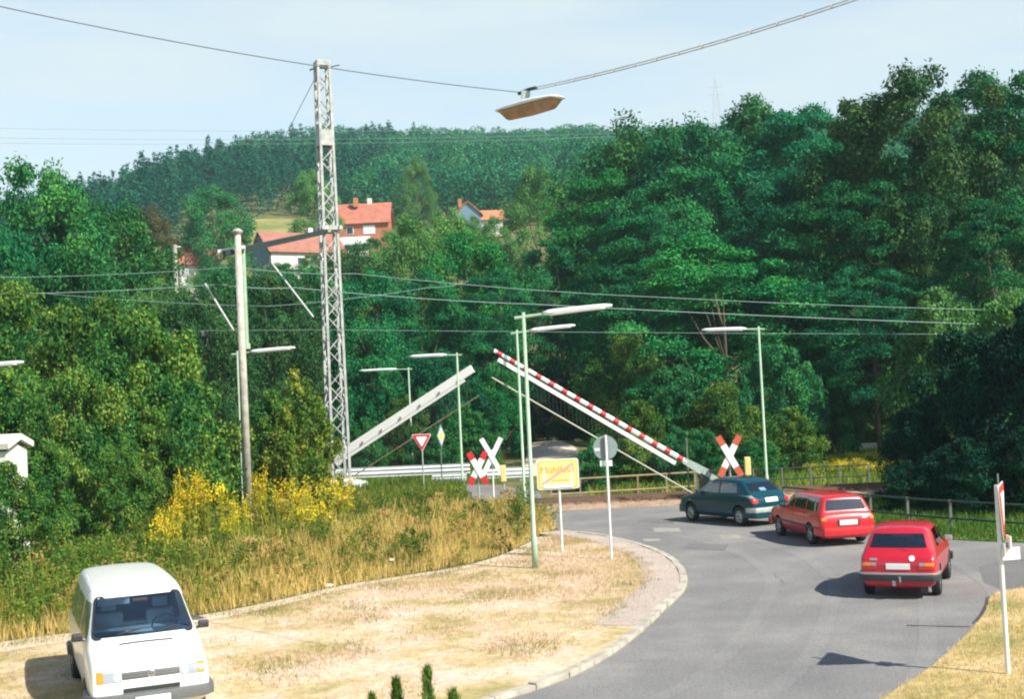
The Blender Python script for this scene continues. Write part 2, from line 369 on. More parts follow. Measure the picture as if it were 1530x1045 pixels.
PROF = dict(
    round=lambda h: np.sqrt(np.clip(1 - (2 * h - .95) ** 2 / 1.15, 0, 1)) ** .85,
    spread=lambda h: np.clip(np.sin(np.pi * np.clip(h * .86 + .12, 0, 1)), 0, 1) ** .6,
    shrub=lambda h: np.sqrt(np.clip(1 - (h * 1.0) ** 2.2, 0, 1)) * (.8 + .2 * np.sin(np.pi * h)),
    cone=lambda h: np.clip(1 - h, 0.02, 1) ** .85,
    column=lambda h: np.clip(np.sin(np.pi * np.clip(h * .9 + .08, 0, 1)), 0, 1) ** .5,
)
def crown_geo(seed, H, R, ncl, nlf, rc, leaf, flat=.6, z0=.15, shape='round', up=.35, asp=.5, inner=.45, droop=0.0):
    rng = np.random.default_rng(seed)
    ph = rng.uniform(0, 6.28, 4); am = rng.uniform(.06, .16, 4)
    h = rng.uniform(0, 1, ncl) ** .9; th = rng.uniform(0, 6.283, ncl)
    rf = rng.uniform(inner, 1.0, ncl) ** .7
    lob = 1 + sum(am[i] * np.sin((i + 2) * th + ph[i] + 4 * h) for i in range(4))
    pr = PROF[shape](h)
    C = np.stack([np.cos(th) * pr * rf * R * lob, np.sin(th) * pr * rf * R * lob, (z0 + (1 - z0) * h) * H * rng.uniform(.97, 1.03, ncl)], 1)
    if shape in ('round', 'spread', 'shrub'): C[:, 2] = np.minimum(C[:, 2], H * 1.02)
    csz = rng.uniform(.55, 1.25, ncl) * rc * (.55 + .45 * pr)
    ct = rng.uniform(0, 1, ncl)
    idx = np.repeat(np.arange(ncl), nlf); n = len(idx)
    D = unit(rng.normal(size=(n, 3))); rad = rng.uniform(.25, 1.0, (n, 1)) ** .6
    rad *= 1 + .35 * np.sin(7 * D[:, :1] + ct[idx][:, None] * 20) * np.cos(6 * D[:, 1:2])
    P = C[idx] + D * rad * csz[idx][:, None] * np.array([1, 1, flat])
    if droop: P[:, 2] -= droop * (rad[:, 0] * csz[idx]) ** 1.5 * (1 - np.abs(D[:, 2]))
    P[:, 2] = np.maximum(P[:, 2], .03 * H if z0 < .1 else .05)
    N = unit(D * .7 + rng.normal(size=(n, 3)) * .55 + np.array([0, 0, up]))
    V = leaves(rng, P, N, leaf, asp)
    t = .45 * ct[idx] + .55 * rng.uniform(0, 1, n)
    return V, t, C

def trunk_geo(seed, H, R, C, r0, top=.75, limbs=9):
    rng = random.Random(seed); m = MB()
    pts = []; n = 7; ax = rng.uniform(-1, 1) * .03 * H; ay = rng.uniform(-1, 1) * .03 * H
    for i in range(n):
        t = i / (n - 1); pts.append(Vector((ax * math.sin(3 * t), ay * math.sin(2.5 * t + .5) - ay * math.sin(.5), t * H * top - .3)))
    m.tube(pts, [r0 * (1.25 - t * 1.1 / 6) if t == 0 else r0 * (1 - .85 * t / 6) for t in range(n)], 9)
    idx = rng.sample(range(len(C)), min(limbs, len(C)))
    for k in idx:
        e = Vector(C[k]); zb = min(max(e.z * .55, H * .12), H * top * .85)
        i = int((zb + .3) / (H * top) * (n - 1)); i = min(max(i, 0), n - 2)
        b = pts[i].lerp(pts[i + 1], .5); md = b.lerp(e, .5) + Vector((0, 0, -.03 * H))
        m.tube([b, md, e], [r0 * .38, r0 * .24, r0 * .08], 6)
    return m

GR = 'large robinia trees on the right'
TPL = {}
def template(key, H, R, ncl, nlf, rc, leaf, r0=.25, stems=0, **kw):
    seed = sum(ord(c) * (i + 3) for i, c in enumerate(key))
    V, t, C = crown_geo(seed, H, R, ncl, nlf, rc, leaf, **kw)
    me = quads_mesh('crown', V, t, LF['broad'])
    if stems:
        m = MB(); rng = random.Random(seed)
        for k in range(stems):
            e = Vector(C[rng.randrange(len(C))]); a = rng.uniform(0, 6.28); b = Vector((math.cos(a) * .25, math.sin(a) * .25, -.2))
            m.tube([b, b.lerp(e, .5) + Vector((0, 0, .12 * H)), e], [r0, r0 * .6, r0 * .2], 6)
    else:
        m = trunk_geo(seed, H, R, C, r0)
    tm = bpy.data.meshes.new('trunk'); tm.from_pydata(m.v, [], m.f); tm.materials.append(MT['bark']); tm.update()
    TPL[key] = (me, tm, H, R)

template('robA', 20, 8, 95, 540, 2.0, .31, .35, flat=.36, z0=.22, shape='spread', asp=.45, up=.6, droop=.12)
template('robB', 20, 8, 88, 560, 2.15, .31, .32, flat=.38, z0=.15, shape='spread', asp=.45, up=.6, droop=.15)
template('robC', 20, 8, 105, 500, 1.9, .31, .35, flat=.34, z0=.28, shape='round', asp=.45, up=.6, droop=.1)
template('broadA', 15, 6.5, 120, 380, 1.45, .28, .28, flat=.8, z0=.12, shape='round')
template('broadB', 15, 6.5, 95, 440, 1.7, .29, .30, flat=.75, z0=.2, shape='round', inner=.3)
template('oakA', 20, 9, 170, 420, 1.5, .31, .45, flat=.75, z0=.1, shape='round', inner=.35)
template('wilA', 14, 6, 100, 380, 1.3, .27, .25, flat=.9, z0=.08, shape='shrub', asp=.35, up=.1)
template('shrA', 7, 4, 95, 420, .80, .17, .06, stems=9, flat=.8, z0=.04, shape='shrub', asp=.65, inner=.4)
template('shrB', 7, 4, 100, 400, .85, .18, .06, stems=9, flat=.85, z0=.04, shape='shrub', asp=.6, inner=.45)
template('shrC', 6, 3.5, 80, 330, .85, .19, .06, stems=8, flat=.8, z0=.04, shape='shrub', asp=.6, inner=.35)
template('sapA', 7, 1.7, 46, 130, .55, .22, .05, stems=4, flat=1.3, z0=.08, shape='column', asp=.75, inner=.2)
template('sprA', 20, 3.3, 120, 90, 1.0, .55, .22, flat=.35, z0=.06, shape='cone', asp=.4, inner=.5, droop=.5)

def plant_tree(key, leafm, px, py, d, wpx, name, label, cat='tree', group=None, rz=None, rng=random.Random(77)):
    me, tm, H, R = TPL[key]; p = at(px, py, d)
    z0 = float(terr(p.x, p.y)); h = max(p.z - z0, 1.0) / 1.03; r = wpx * d / F / 2
    root = thing(name, (p.x, p.y, z0), label, cat, rng.uniform(0, 6.28) if rz is None else rz, group)
    k = max(r / R * .93, (.74 if group == GR else .64) * h / H) if cat == 'tree' else max(r / R * .93, .66 * h / H)
    root.scale = (k, k, h / H)
    c = link(bpy.data.objects.new('crown' if cat == 'tree' else 'foliage', me), root)
    c.material_slots[0].link = 'OBJECT'; c.material_slots[0].material = LF[leafm]
    link(bpy.data.objects.new('trunk' if cat == 'tree' else 'stems', tm), root)
    return root

def grid_sheet(name, xs, ys, zf, m):
    X, Y = np.meshgrid(xs, ys); Z = zf(X, Y)
    v = np.stack([X, Y, Z], -1).reshape(-1, 3); nx = len(xs); ny = len(ys)
    f = [(j * nx + i, j * nx + i + 1, (j + 1) * nx + i + 1, (j + 1) * nx + i) for j in range(ny - 1) for i in range(nx - 1)]
    me = bpy.data.meshes.new(name); me.from_pydata(v.tolist(), [], f); me.materials.append(m); me.shade_smooth()
    return struct(link(bpy.data.objects.new(name, me)))

def sheet(name, pts, z, m, kind='structure'):
    """a flat sheet over a ground outline"""
    me = bpy.data.meshes.new(name); bm = bmesh.new()
    bm.faces.new([bm.verts.new((p[0], p[1], z)) for p in pts])
    bmesh.ops.triangulate(bm, faces=bm.faces); bm.normal_update()
    for fc in bm.faces:
        if fc.normal.z < 0: fc.normal_flip()
    bm.to_mesh(me); bm.free(); me.materials.append(m)
    o = link(bpy.data.objects.new(name, me)); o['kind'] = kind; return o

def smooth_line(pts, n=8):
    """Catmull-Rom through 2-D points"""
    P = [np.array(p[:2], float) for p in pts]; P = [2 * P[0] - P[1]] + P + [2 * P[-1] - P[-2]]; out = []
    for i in range(1, len(P) - 2):
        for k in range(n):
            t = k / n; a, b, c, d = P[i - 1:i + 3]
            out.append(.5 * ((2 * b) + (c - a) * t + (2 * a - 5 * b + 4 * c - d) * t * t + (3 * b - a - 3 * c + d) * t ** 3))
    out.append(P[-2]); return [tuple(q) for q in out]

def inside(poly, x, y):
    """vectorised point in polygon"""
    px = np.array([p[0] for p in poly]); py = np.array([p[1] for p in poly]); r = np.zeros(len(x), bool); j = len(px) - 1
    for i in range(len(px)):
        c = ((py[i] > y) != (py[j] > y)) & (x < (px[j] - px[i]) * (y - py[i]) / (py[j] - py[i] + 1e-12) + px[i])
        r ^= c; j = i
    return r

def offset_line(line, w):
    out = []
    for i, p in enumerate(line):
        a = line[max(i - 1, 0)]; b = line[min(i + 1, len(line) - 1)]
        d = np.array(b) - np.array(a); d = d / (np.linalg.norm(d) + 1e-9); out.append((p[0] - d[1] * w, p[1] + d[0] * w))
    return out

# ------------------------------------------------------------------ ground
xs = np.unique(np.concatenate([np.linspace(-900, -120, 14), np.linspace(-120, 120, 121), np.linspace(120, 900, 14)]))
ys = np.unique(np.concatenate([np.linspace(-60, 80, 15), np.linspace(80, 140, 41), np.linspace(140, 660, 53), np.linspace(700, 1200, 8)]))
grid_sheet('ground', xs, ys, lambda X, Y: terr(X, Y) - .02, MT['ground'])

# inner kerb line of the bend (photo right side of the lawn)
kerb_px = [(600, 1092), (700, 1062), (800, 1033), (880, 1000), (948, 955), (996, 910), (1026, 878), (1018, 848), (988, 828), (945, 813), (905, 804), (868, 799), (840, 796)]
kerb_w = smooth_line([gp(*p) for p in kerb_px], 7)
left_edge = [gp(818, 782), gp(800, 766), gp(760, 760)]
right_px = [(1310, 1052), (1390, 1000), (1440, 955), (1470, 920), (1480, 895), (1500, 885), (1560, 878)]
right_w = smooth_line([gp(*p) for p in right_px], 6)
far_grass = [gp(1640, 818), gp(1530, 812), gp(1450, 809), gp(1400, 806), gp(1330, 790), gp(1240, 775)]
P2 = lambda v: (v[0], v[1])
road_out = [(-1.0, 2.0)] + [P2(p) for p in kerb_w] + [P2(p) for p in left_edge] + [(-6, 51.6), (-6, 53.2)] + [(8.5, 53.2), (11.5, 50.5)] + \
    [P2(p) for p in reversed(far_grass)] + [(40, 33), (40, 26)] + [P2(p) for p in reversed(right_w)] + [(5.0, 12.0), (4.5, 2.0)]
asphalt = ground_mat('asphalt', [(0.30, (.165, .163, .168)), (0.5, (.205, .203, .203)), (0.70, (.27, .26, .25))], 0.35, 14.0, .5, rough=.9, fine_amt=.22)
asphalt_dark = ground_mat('asphalt_patch', [(0.3, (.145, .145, .15)), (0.7, (.18, .178, .178))], 0.4, 14.0, .5, rough=.9, fine_amt=.2)
sheet('road', road_out, .004, asphalt)
side = [gp(1462, 848), gp(1470, 872), gp(1500, 884), gp(1560, 877), (40, 26.5), (40, 31), gp(1560, 834), gp(1500, 838)]
sheet('side_road', [P2(p) for p in side], .008, asphalt_dark)
dark_lines = MB()
for seg in ([(1476, 893), (1474, 905), (1466, 920), (1455, 933)], [(1355, 936), (1400, 937), (1450, 938)]):  # first run is a seam, the second a cast shadow drawn as a dark line
    q = [P2(gp(*p)) for p in seg]; a = offset_line(q, .035); b = offset_line(q, -.035)
    dark_lines.add([(p[0], p[1], .012) for p in a + b], [(i, i + 1, len(q) + i + 1, len(q) + i) for i in range(len(q) - 1)])
cr_ = random.Random(4)
for (x0_, y0_, ang_, ln_) in ((6.5, 31, 110, 4), (3.5, 47, 10, 7)):
    q = []; x_, y_ = x0_, y0_
    for k_ in range(int(ln_ / .35)):
        q.append((x_, y_)); aa = math.radians(ang_) + cr_.uniform(-.7, .7); x_ += .35 * math.cos(aa); y_ += .35 * math.sin(aa)
    a = offset_line(q, .005); b = offset_line(q, -.005)
    dark_lines.add([(p[0], p[1], .012) for p in a + b], [(i, i + 1, len(q) + i + 1, len(q) + i) for i in range(len(q) - 1)])
struct(dark_lines.build('joint_and_shadow_lines', mat('tar_and_shadow', (.05, .05, .055), .8)))
tyre_m = ground_mat('worn_wheel_tracks', [(0.30, (.18, .178, .183)), (0.5, (.22, .218, .218)), (0.70, (.275, .265, .255))], .35, 14.0, .5, rough=.85, fine_amt=.22)
for off_ in (2.1, 3.6, 5.6, 7.1):
    ln = offset_line(kerb_w[8:70], -off_); a = offset_line(ln, .17); b = offset_line(ln, -.17); tk = MB(); n_ = len(ln)
    tk.add([(p[0], p[1], .0075) for p in a + b], [(i, i + 1, n_ + i + 1, n_ + i) for i in range(n_ - 1)]); struct(tk.build('wheel_track', tyre_m))
old = ground_mat('old_repair', [(0.3, (.155, .155, .16)), (0.7, (.185, .185, .187))], .8, 14.0, .5, rough=.9, fine_amt=.2)
for pts_ in ([(1030, 812), (1090, 815), (1082, 824), (1022, 820)], [(960, 775), (1010, 777), (1006, 783), (952, 781)]):
    sheet('road_repair', [P2(gp(*p)) for p in pts_], .0105, old)
patchm = mat('pale_road_patch', (.34, .33, .29), .9, .3, 3)
mk = MB()
for (a, b, c, e) in ((975, 1015, 790, 796), (1075, 1105, 800, 806), (960, 985, 806, 810)):
    q = [gp(a, c), gp(b, c), gp(b + 3, e), gp(a + 3, e)]; mk.add([(p.x, p.y, .010) for p in q], [(0, 1, 2, 3)])
struct(mk.build('road_patch', patchm))
# far road beyond the crossing, running off to the left
sheet('far_road', [(-2.2, 58.2), (1.2, 58.2), (1.0, 64), (-1, 70), (-8, 75.5), (-60, 82), (-60, 76.5), (-14, 72), (-5, 69), (-2.5, 66)], .004, asphalt)
sheet('crossing_road', [(-2.6, 53.2), (1.5, 53.2), (1.2, 58.2), (-2.2, 58.2)], .006, asphalt_dark)
# kerb stones along the inner bend
ko = offset_line(kerb_w, .0); ki = offset_line(kerb_w, .19)
kb = MB(); seg = [0]
for i in range(len(ko) - 1): seg.append(seg[-1] + math.hypot(ko[i + 1][0] - ko[i][0], ko[i + 1][1] - ko[i][1]))
def on_line(line, t):
    i = max(j for j in range(len(seg) - 1) if seg[j] <= t + 1e-9); k = (t - seg[i]) / (seg[i + 1] - seg[i]); return (line[i][0] * (1 - k) + line[i + 1][0] * k, line[i][1] * (1 - k) + line[i + 1][1] * k)
t_ = 0.0; kr = random.Random(8)
while t_ < seg[-1] - 1.0:
    l_ = 1.0; zz = .10 + kr.uniform(-.012, .012); ox = kr.uniform(-.012, .012); a0 = on_line(ko, t_ + .012); a1 = on_line(ko, min(t_ + l_ - .012, seg[-1] - .001)); b0 = on_line(ki, t_ + .012); b1 = on_line(ki, min(t_ + l_ - .012, seg[-1] - .001))
    kb.add([(p[0] + ox, p[1], z) for z in (-.05, zz) for p in (a0, a1, b1, b0)], [(0, 3, 2, 1), (4, 5, 6, 7), (0, 1, 5, 4), (1, 2, 6, 5), (2, 3, 7, 6), (3, 0, 4, 7)]); t_ += l_
struct(kb.build('kerb', MT['kerb'], bevel=.012))
# raised verge inside the kerb: gravel edge, then dry lawn
path_px = [(-200, 1010), (0, 968), (150, 948), (310, 925), (420, 903), (520, 880), (620, 864), (700, 850), (760, 832), (812, 806)]
path_w = smooth_line([gp(*p) for p in path_px], 5)
lawn_out = [P2(p) for p in ki] + [P2(gp(838, 797)), P2(gp(815, 805))] + list(reversed(path_w)) + [(-22, 18), (-22, 4), (-1.4, 4)]
sheet('lawn', lawn_out, .075, MT['lawn'])
gi = offset_line(kerb_w, 1.25); gi2 = [p for p in gi]
grav = [P2(p) for p in ki[30:]] + list(reversed([P2(p) for p in offset_line(kerb_w, 1.15)[30:]]))
sheet('gravel_verge', grav, .082, MT['gravel'])
po = offset_line(path_w, .10); pi_ = [(a_[0] * (1 - w_) + b_[0] * w_, a_[1] * (1 - w_) + b_[1] * w_) for a_, b_, w_ in zip(offset_line(path_w, -.38), offset_line(path_w, -1.1), np.clip((-5 - np.array([q_[0] for q_ in path_w])) / 6, 0, 1))]
sheet('footpath', po + list(reversed(pi_)), .086, MT['path'])
rv = [P2(p) for p in right_w] + [(40, 26.4), (40, 3), (5.2, 3), (5.2, 12)]
sheet('right_verge', rv, .03, MT['verge'])
gv = [P2(p) for p in far_grass] + [(11.2, 51.5), (45, 51.5), (45, 34)]
sheet('grass_verge', gv, .03, MT['green'])
# railway: ballast bed, rails and sleepers
bed = MB(); bed.add([(-70, 53.1, 0), (70, 53.1, 0), (-70, 53.6, .16), (70, 53.6, .16), (-70, 57.0, .16), (70, 57.0, .16), (-70, 57.6, 0), (70, 57.6, 0)], [(0, 1, 3, 2), (2, 3, 5, 4), (4, 5, 7, 6)])
tr = thing('railway_track', (0, 55.3, 0), 'rusty railway track on brown ballast in front of the brown railing', 'railway track')
bed.v = [(a, b - 55.3, c) for a, b, c in bed.v]
bed.build('ballast', MT['ballast'], tr)
for yy in (-.72, .72):
    MB().box((0, yy, .27), (140, .07, .14)).build('rail', MT['rail'], tr)
sl = MB()
for i in range(-60, 61): sl.box((i * .65, 0, .17), (.24, 2.5, .06))
sl.build('sleepers', MT['sleeper'], tr)['kind'] = 'stuff'
# dirt track climbing into the wood
dme = MB(); dl = []
for dy, pxl, pxr in ((76, 762, 850), (79, 765, 858), (80, 768, 862), (82, 770, 866), (86, 777, 868), (90, 780, 858), (94, 782, 845), (98, 786, 832), (104, 790, 824)):
    for k_ in range(5):
        xx = (pxl + (pxr - pxl) * k_ / 4 - 765) / F * dy; dl.append((xx, dy, float(terr(xx, dy)) + .03))
dme.add(dl, [(r_ * 5 + c_, r_ * 5 + c_ + 1, r_ * 5 + c_ + 6, r_ * 5 + c_ + 5) for r_ in range(8) for c_ in range(4)])
struct(dme.build('dirt_track', MT['path']))
# stubble field on the hillside
def hill_sheet(name, poly, m, dz=.25):
    cx = sum(p[0] for p in poly) / len(poly); cy = sum(p[1] for p in poly) / len(poly)
    me = bpy.data.meshes.new(name); bm = bmesh.new(); bm.faces.new([bm.verts.new((p[0], p[1], 0)) for p in poly])
    bmesh.ops.triangulate(bm, faces=bm.faces); bmesh.ops.subdivide_edges(bm, edges=bm.edges, cuts=10, use_grid_fill=True)
    for v in bm.verts: v.co.z = float(terr(v.co.x, v.co.y)) + dz
    bm.normal_update()
    for fc in bm.faces:
        if fc.normal.z < 0: fc.normal_flip()
    bm.to_mesh(me); bm.free(); me.materials.append(m); return struct(link(bpy.data.objects.new(name, me)))
hill_sheet('field', [(-80, 268), (-42, 268), (-44, 312), (-76, 316)], MT['field'])

# ------------------------------------------------------------------ cars
def rquad(q, n=14, rnd=.12):
    """outline of a quad with rounded corners"""
    q = [np.array(p, float) for p in q]; out = []
    for i in range(4):
        a, b, c = q[i - 1], q[i], q[(i + 1) % 4]
        la = np.linalg.norm(a - b); lc = np.linalg.norm(c - b); r = rnd * min(la, lc)
        s = b + (a - b) / la * r; e = b + (c - b) / lc * r
        for k in range(5):
            t = k / 4; out.append((1 - t) ** 2 * s + 2 * t * (1 - t) * b + t * t * e)
    return out

class Body:
    def __init__(s, st, root, paint, wheels, wr, name='body'):
        """st rows: x, zb, zh, wb, wm, wt, zr, wr"""
        vs = []; fs = []; K = 10
        for (x, zb, zh, wb, wm, wt, zr, wrf) in st:
            half = [(0, zb), (wb * .85, zb), (wb, zb + .05), (wm, zb + .42 * (zh - zb)), (wm * .995, zb + .80 * (zh - zb)), (wt, zh),
                    (wt * .48 + wrf * .52, zh * .5 + zr * .5), (wrf + .0, zr - min(.05, (zr - zh) * .3)), (wrf * .82, zr), (0, zr + .025)]
            for y, z in half: vs.append((x, y, z))
            for y, z in half[1:-1]: vs.append((x, -y, z))
        R = K + K - 2
        def ring(i): # closed index loop
            b = i * R; return [b + k for k in range(K)] + [b + K + k for k in range(K - 3, -1, -1)]
        for i in range(len(st) - 1):
            a = ring(i); b = ring(i + 1)
            for k in range(R): fs.append((a[k], a[(k + 1) % R], b[(k + 1) % R], b[k]))
        for i, flip in ((0, 0), (len(st) - 1, 1)):
            b = i * R
            l = [b + k for k in range(K)]; r = [b] + [b + K + k for k in range(K - 2)] + [b + K - 1]
            for k in range(K - 1):
                q = [l[k], l[k + 1], r[k + 1], r[k]]; q2 = []
                for z in q:
                    if z not in q2: q2.append(z)
                if len(q2) > 2: fs.append(tuple(q2))
        m = MB(); m.add(vs, fs); o = m.build(name, paint, root)
        sub = o.modifiers.new('s', 'SUBSURF'); sub.levels = 2; sub.render_levels = 2
        s.o = o; s.root = root; s.paint = paint
        me = s.bake(); s.bvh = BVHTree.FromPolygons([v.co.copy() for v in me.vertices], [tuple(p.vertices) for p in me.polygons])
        s.cutters = []
        for x, y in wheels:
            c = MB(); c.lathe([(0.001, -.17), (wr, -.17), (wr, .3), (.001, .3)], (x, 0, wr - .02), 28)
            if y < 0: c.v = [(a, -b, e) for a, b, e in c.v]
            c.v = [(a, b + (y - .05 if y > 0 else y + .05), e) for a, b, e in c.v]
            s.cut_mb(c)
    def bake(s):
        dg = bpy.context.evaluated_depsgraph_get(); dg.update()
        me = bpy.data.meshes.new_from_object(s.o.evaluated_get(dg)); s.o.modifiers.clear(); s.o.data = me; me.shade_smooth(); return me
    def cut_mb(s, mb):
        me = bpy.data.meshes.new('c'); me.from_pydata(mb.v, [], mb.f); bm = bmesh.new(); bm.from_mesh(me)
        bmesh.ops.holes_fill(bm, edges=bm.edges); bmesh.ops.recalc_face_normals(bm, faces=bm.faces); bm.to_mesh(me); bm.free()
        c = bpy.data.objects.new('c', me); COL.objects.link(c); c.parent = s.root; s.cutters.append(c)
    def cut(s, outline, axis, lo, hi):
        m = MB()
        if axis == 'y': m.add([(a, lo, b) for a, b in outline] + [(a, hi, b) for a, b in outline], [])
        else: m.add([(lo, a, b) for a, b in outline] + [(hi, a, b) for a, b in outline], [])
        k = len(outline)
        m.f = [tuple(range(k - 1, -1, -1)), tuple(range(k, 2 * k))] + [(i, (i + 1) % k, k + (i + 1) % k, k + i) for i in range(k)]
        s.cut_mb(m)
    def finish(s, inner=None):
        bpy.context.view_layer.update()
        for c in s.cutters:
            b = s.o.modifiers.new('b', 'BOOLEAN'); b.operation = 'DIFFERENCE'; b.object = c; b.solver = 'EXACT'
        me = s.bake()
        for c in s.cutters: bpy.data.objects.remove(c)
        if hasattr(me, 'set_sharp_from_angle'): me.set_sharp_from_angle(angle=math.radians(38))
        me.materials.clear(); me.materials.append(s.paint)
    def patch(s, name, q, axis, m, off=.006, parent=None, rnd=.0, nx=10, ny=8, label=None):
        """quad q in the plane seen along axis ('x+','x-','y+','y-','z+'), laid on the body skin"""
        q = [Vector(p) for p in q]; V = []; Fc = []
        for j in range(ny + 1):
            for i in range(nx + 1):
                u = i / nx; v = j / ny
                if rnd:   # pull the corners in
                    a = 2 * u - 1; b = 2 * v - 1
                    a2 = a * math.sqrt(max(0, 1 - rnd * b * b * b * b)); b2 = b * math.sqrt(max(0, 1 - rnd * a * a * a * a)); u = a2 / 2 + .5; v = b2 / 2 + .5
                p = (q[0] * (1 - u) + q[1] * u) * (1 - v) + (q[3] * (1 - u) + q[2] * u) * v
                if axis[0] == 'y': o = Vector((p.x, 5 if axis[1] == '+' else -5, p.y)); d = Vector((0, -1 if axis[1] == '+' else 1, 0))
                elif axis[0] == 'x': o = Vector((8 if axis[1] == '+' else -8, p.x, p.y)); d = Vector((-1 if axis[1] == '+' else 1, 0, 0))
                else: o = Vector((p.x, p.y, 5)); d = Vector((0, 0, -1))
                hit, nrm, _, _ = s.bvh.ray_cast(o, d)
                if hit is None: hit = (V[-1] if V else o + d * 4); nrm = -d; V.append(Vector(hit)); continue
                if nrm.dot(d) > 0: nrm = -nrm
                V.append(hit + nrm * off)
        for j in range(ny):
            for i in range(nx):
                a = j * (nx + 1) + i; Fc.append((a, a + 1, a + nx + 2, a + nx + 1))
        mb = MB(); mb.add(V, Fc); o = mb.build(name, m, parent or s.root); o.data.shade_smooth()
        if label: o['label'] = label
        return o

def wheel(root, x, y, r, w=.18, rimr=None, style='steel'):
    rimr = rimr or r * .62; sgn = 1 if y > 0 else -1
    o = MB().lathe([(rimr * .9, -w / 2), (r * .93, -w / 2), (r, -w / 2 + .03), (r, w / 2 - .03), (r * .93, w / 2), (rimr, w / 2), (rimr * .98, w / 2 - .03)], (x, y, r), 28).build('wheel', MT['black'], root)
    o.data.shade_smooth()
    f = y + sgn * (w / 2 - .02)
    m = MB()
    prof = [(rimr, 0), (rimr * .92, .012), (rimr * .8, -.015), (rimr * .5, .0), (rimr * .35, .015), (rimr * .22, .02), (.001, .02)]
    m.lathe([(a, sgn * b) for a, b in prof], (x, f, r), 28); rm = m.build('rim', MT['rim'], o); rm.data.shade_smooth()
    h = MB()
    for k in range(8):
        a = k * math.pi / 4; h.tube([(x + math.cos(a) * rimr * .68, f - .01 * sgn, r + math.sin(a) * rimr * .68), (x + math.cos(a) * rimr * .68, f + .012 * sgn, r + math.sin(a) * rimr * .68)], rimr * .11, 8)
    h.lathe([(rimr * .24, 0), (rimr * .2, sgn * .012), (.001, sgn * .014)], (x, f + .014 * sgn, r), 16)
    h.build('rim_holes', MT['plastic'], o)

def std_stations(L_, H, W_, hood, belt, cowl, wtop, rtop, rbot, roofw=.74):
    f = L_ / 2; w = W_ / 2
    return [
        (f, .42, hood - .20, .78 * w, .84 * w, .80 * w, hood - .17, .68 * w),
        (f - .05, .26, hood - .11, .88 * w, .94 * w, .89 * w, hood - .07, .78 * w),
        (f - .40, .20, hood - .02, .92 * w, w, .93 * w, hood + .01, .84 * w),
        (cowl + .10, .20, belt - .03, .92 * w, w, .945 * w, belt + .0, .86 * w),
        (cowl - .02, .20, belt - .01, .92 * w, w, .945 * w, belt + .06, .84 * w),
        (wtop + .07, .20, belt, .92 * w, w, .945 * w, H - .06, roofw * w),
        (wtop - .10, .20, belt, .92 * w, w, .945 * w, H - .02, (roofw + .01) * w),
        ((wtop + rtop) / 2, .20, belt, .92 * w, w, .945 * w, H, (roofw + .01) * w),
        (rtop + .14, .20, belt, .92 * w, w, .945 * w, H - .03, roofw * w),
        (rtop - .02, .20, belt, .92 * w, w, .945 * w, H - .07, (roofw - .01) * w),
        (rbot + .05, .21, belt - .01, .92 * w, .99 * w, .94 * w, belt + .06, .82 * w),
        (rbot - .02, .22, belt - .05, .91 * w, .98 * w, .93 * w, belt - .01, .82 * w),
        (-f + .04, .26, belt - .12, .89 * w, .95 * w, .91 * w, belt - .08, .80 * w),
        (-f, .40, belt - .26, .80 * w, .87 * w, .84 * w, belt - .22, .70 * w)]

def seats(root, xs_, w, z0, h, m=None):
    for x in xs_:
        for y in (-.36, .36):
            s = MB(); s.box((x, y, z0 + h * .3), (.12, .46, h * .6)); s.build('seat', m or MT['interior'], root, bevel=.03)
            k = MB(); k.box((x - .01, y, z0 + h * .82), (.09, .25, h * .30)); k.build('headrest', m or MT['interior'], root, bevel=.03)

def plate(root, x, z, w=.50, h=.11, y=0.0, tilt=0.0, text=None):
    p = thing_part(root)
    o = MB().box((x, y, z), (.015, w, h)).build('number_plate', MT['plate'], root, bevel=.004)
    return o
def thing_part(r): return r

def mirror(root, x, y, z, m, sgn):
    o = MB().box((x, y + sgn * .10, z), (.10, .17, .12)).build('door_mirror', m, root, bevel=.03)
    MB().tube([(x, y - sgn * .02, z - .05), (x, y + sgn * .08, z - .02)], .025, 6).build('mirror_arm', MT['plastic'], o)

def bumper(root, name, f, w, z, h, m, side=.45, sign=-1, th=.07, proud=.03):
    """bar wrapped round one end of a car"""
    X = f * 1.0
    pts = [(sign * (X - side), w + .005, z), (sign * (X - .12), w - .0, z), (sign * (X + proud - .03), w - .10, z), (sign * (X + proud + .01), w * .55, z),
           (sign * (X + proud + .02), 0, z), (sign * (X + proud + .01), -w * .55, z), (sign * (X + proud - .03), -w + .10, z), (sign * (X - .12), -w, z), (sign * (X - side), -w - .005, z)]
    m_ = MB(); P = [Vector(p) for p in pts]; vs = []
    for i, p in enumerate(P):
        d = (P[min(i + 1, 8)] - P[max(i - 1, 0)]).normalized(); nx_ = Vector((-d.y, d.x, 0))
        if nx_.dot(p) < 0: nx_ = -nx_
        for a, b in ((-.05, -h / 2), (th * .45, -h / 2), (th * .5, -h * .2), (th * .5, h * .25), (th * .35, h / 2), (-.05, h / 2)): vs.append(p + nx_ * a + Vector((0, 0, b)))
    fs = [(i * 6 + k, i * 6 + (k + 1) % 6, (i + 1) * 6 + (k + 1) % 6, (i + 1) * 6 + k) for i in range(8) for k in range(6)]
    fs += [tuple(range(6)), tuple(range(48, 54))]
    o = m_.add(vs, fs).build(name, m, root); o.data.shade_smooth(); o.data.set_sharp_from_angle(angle=math.radians(40)); return o

def seam(b, x, z0, z1, sides=('y+', 'y-'), slant=0.0):
    for s_ in sides: b.patch('door_gap', [(x, z0), (x + .014, z0), (x + .014 + slant, z1), (x + slant, z1)], s_, MT['plastic'], .003, nx=1, ny=10)

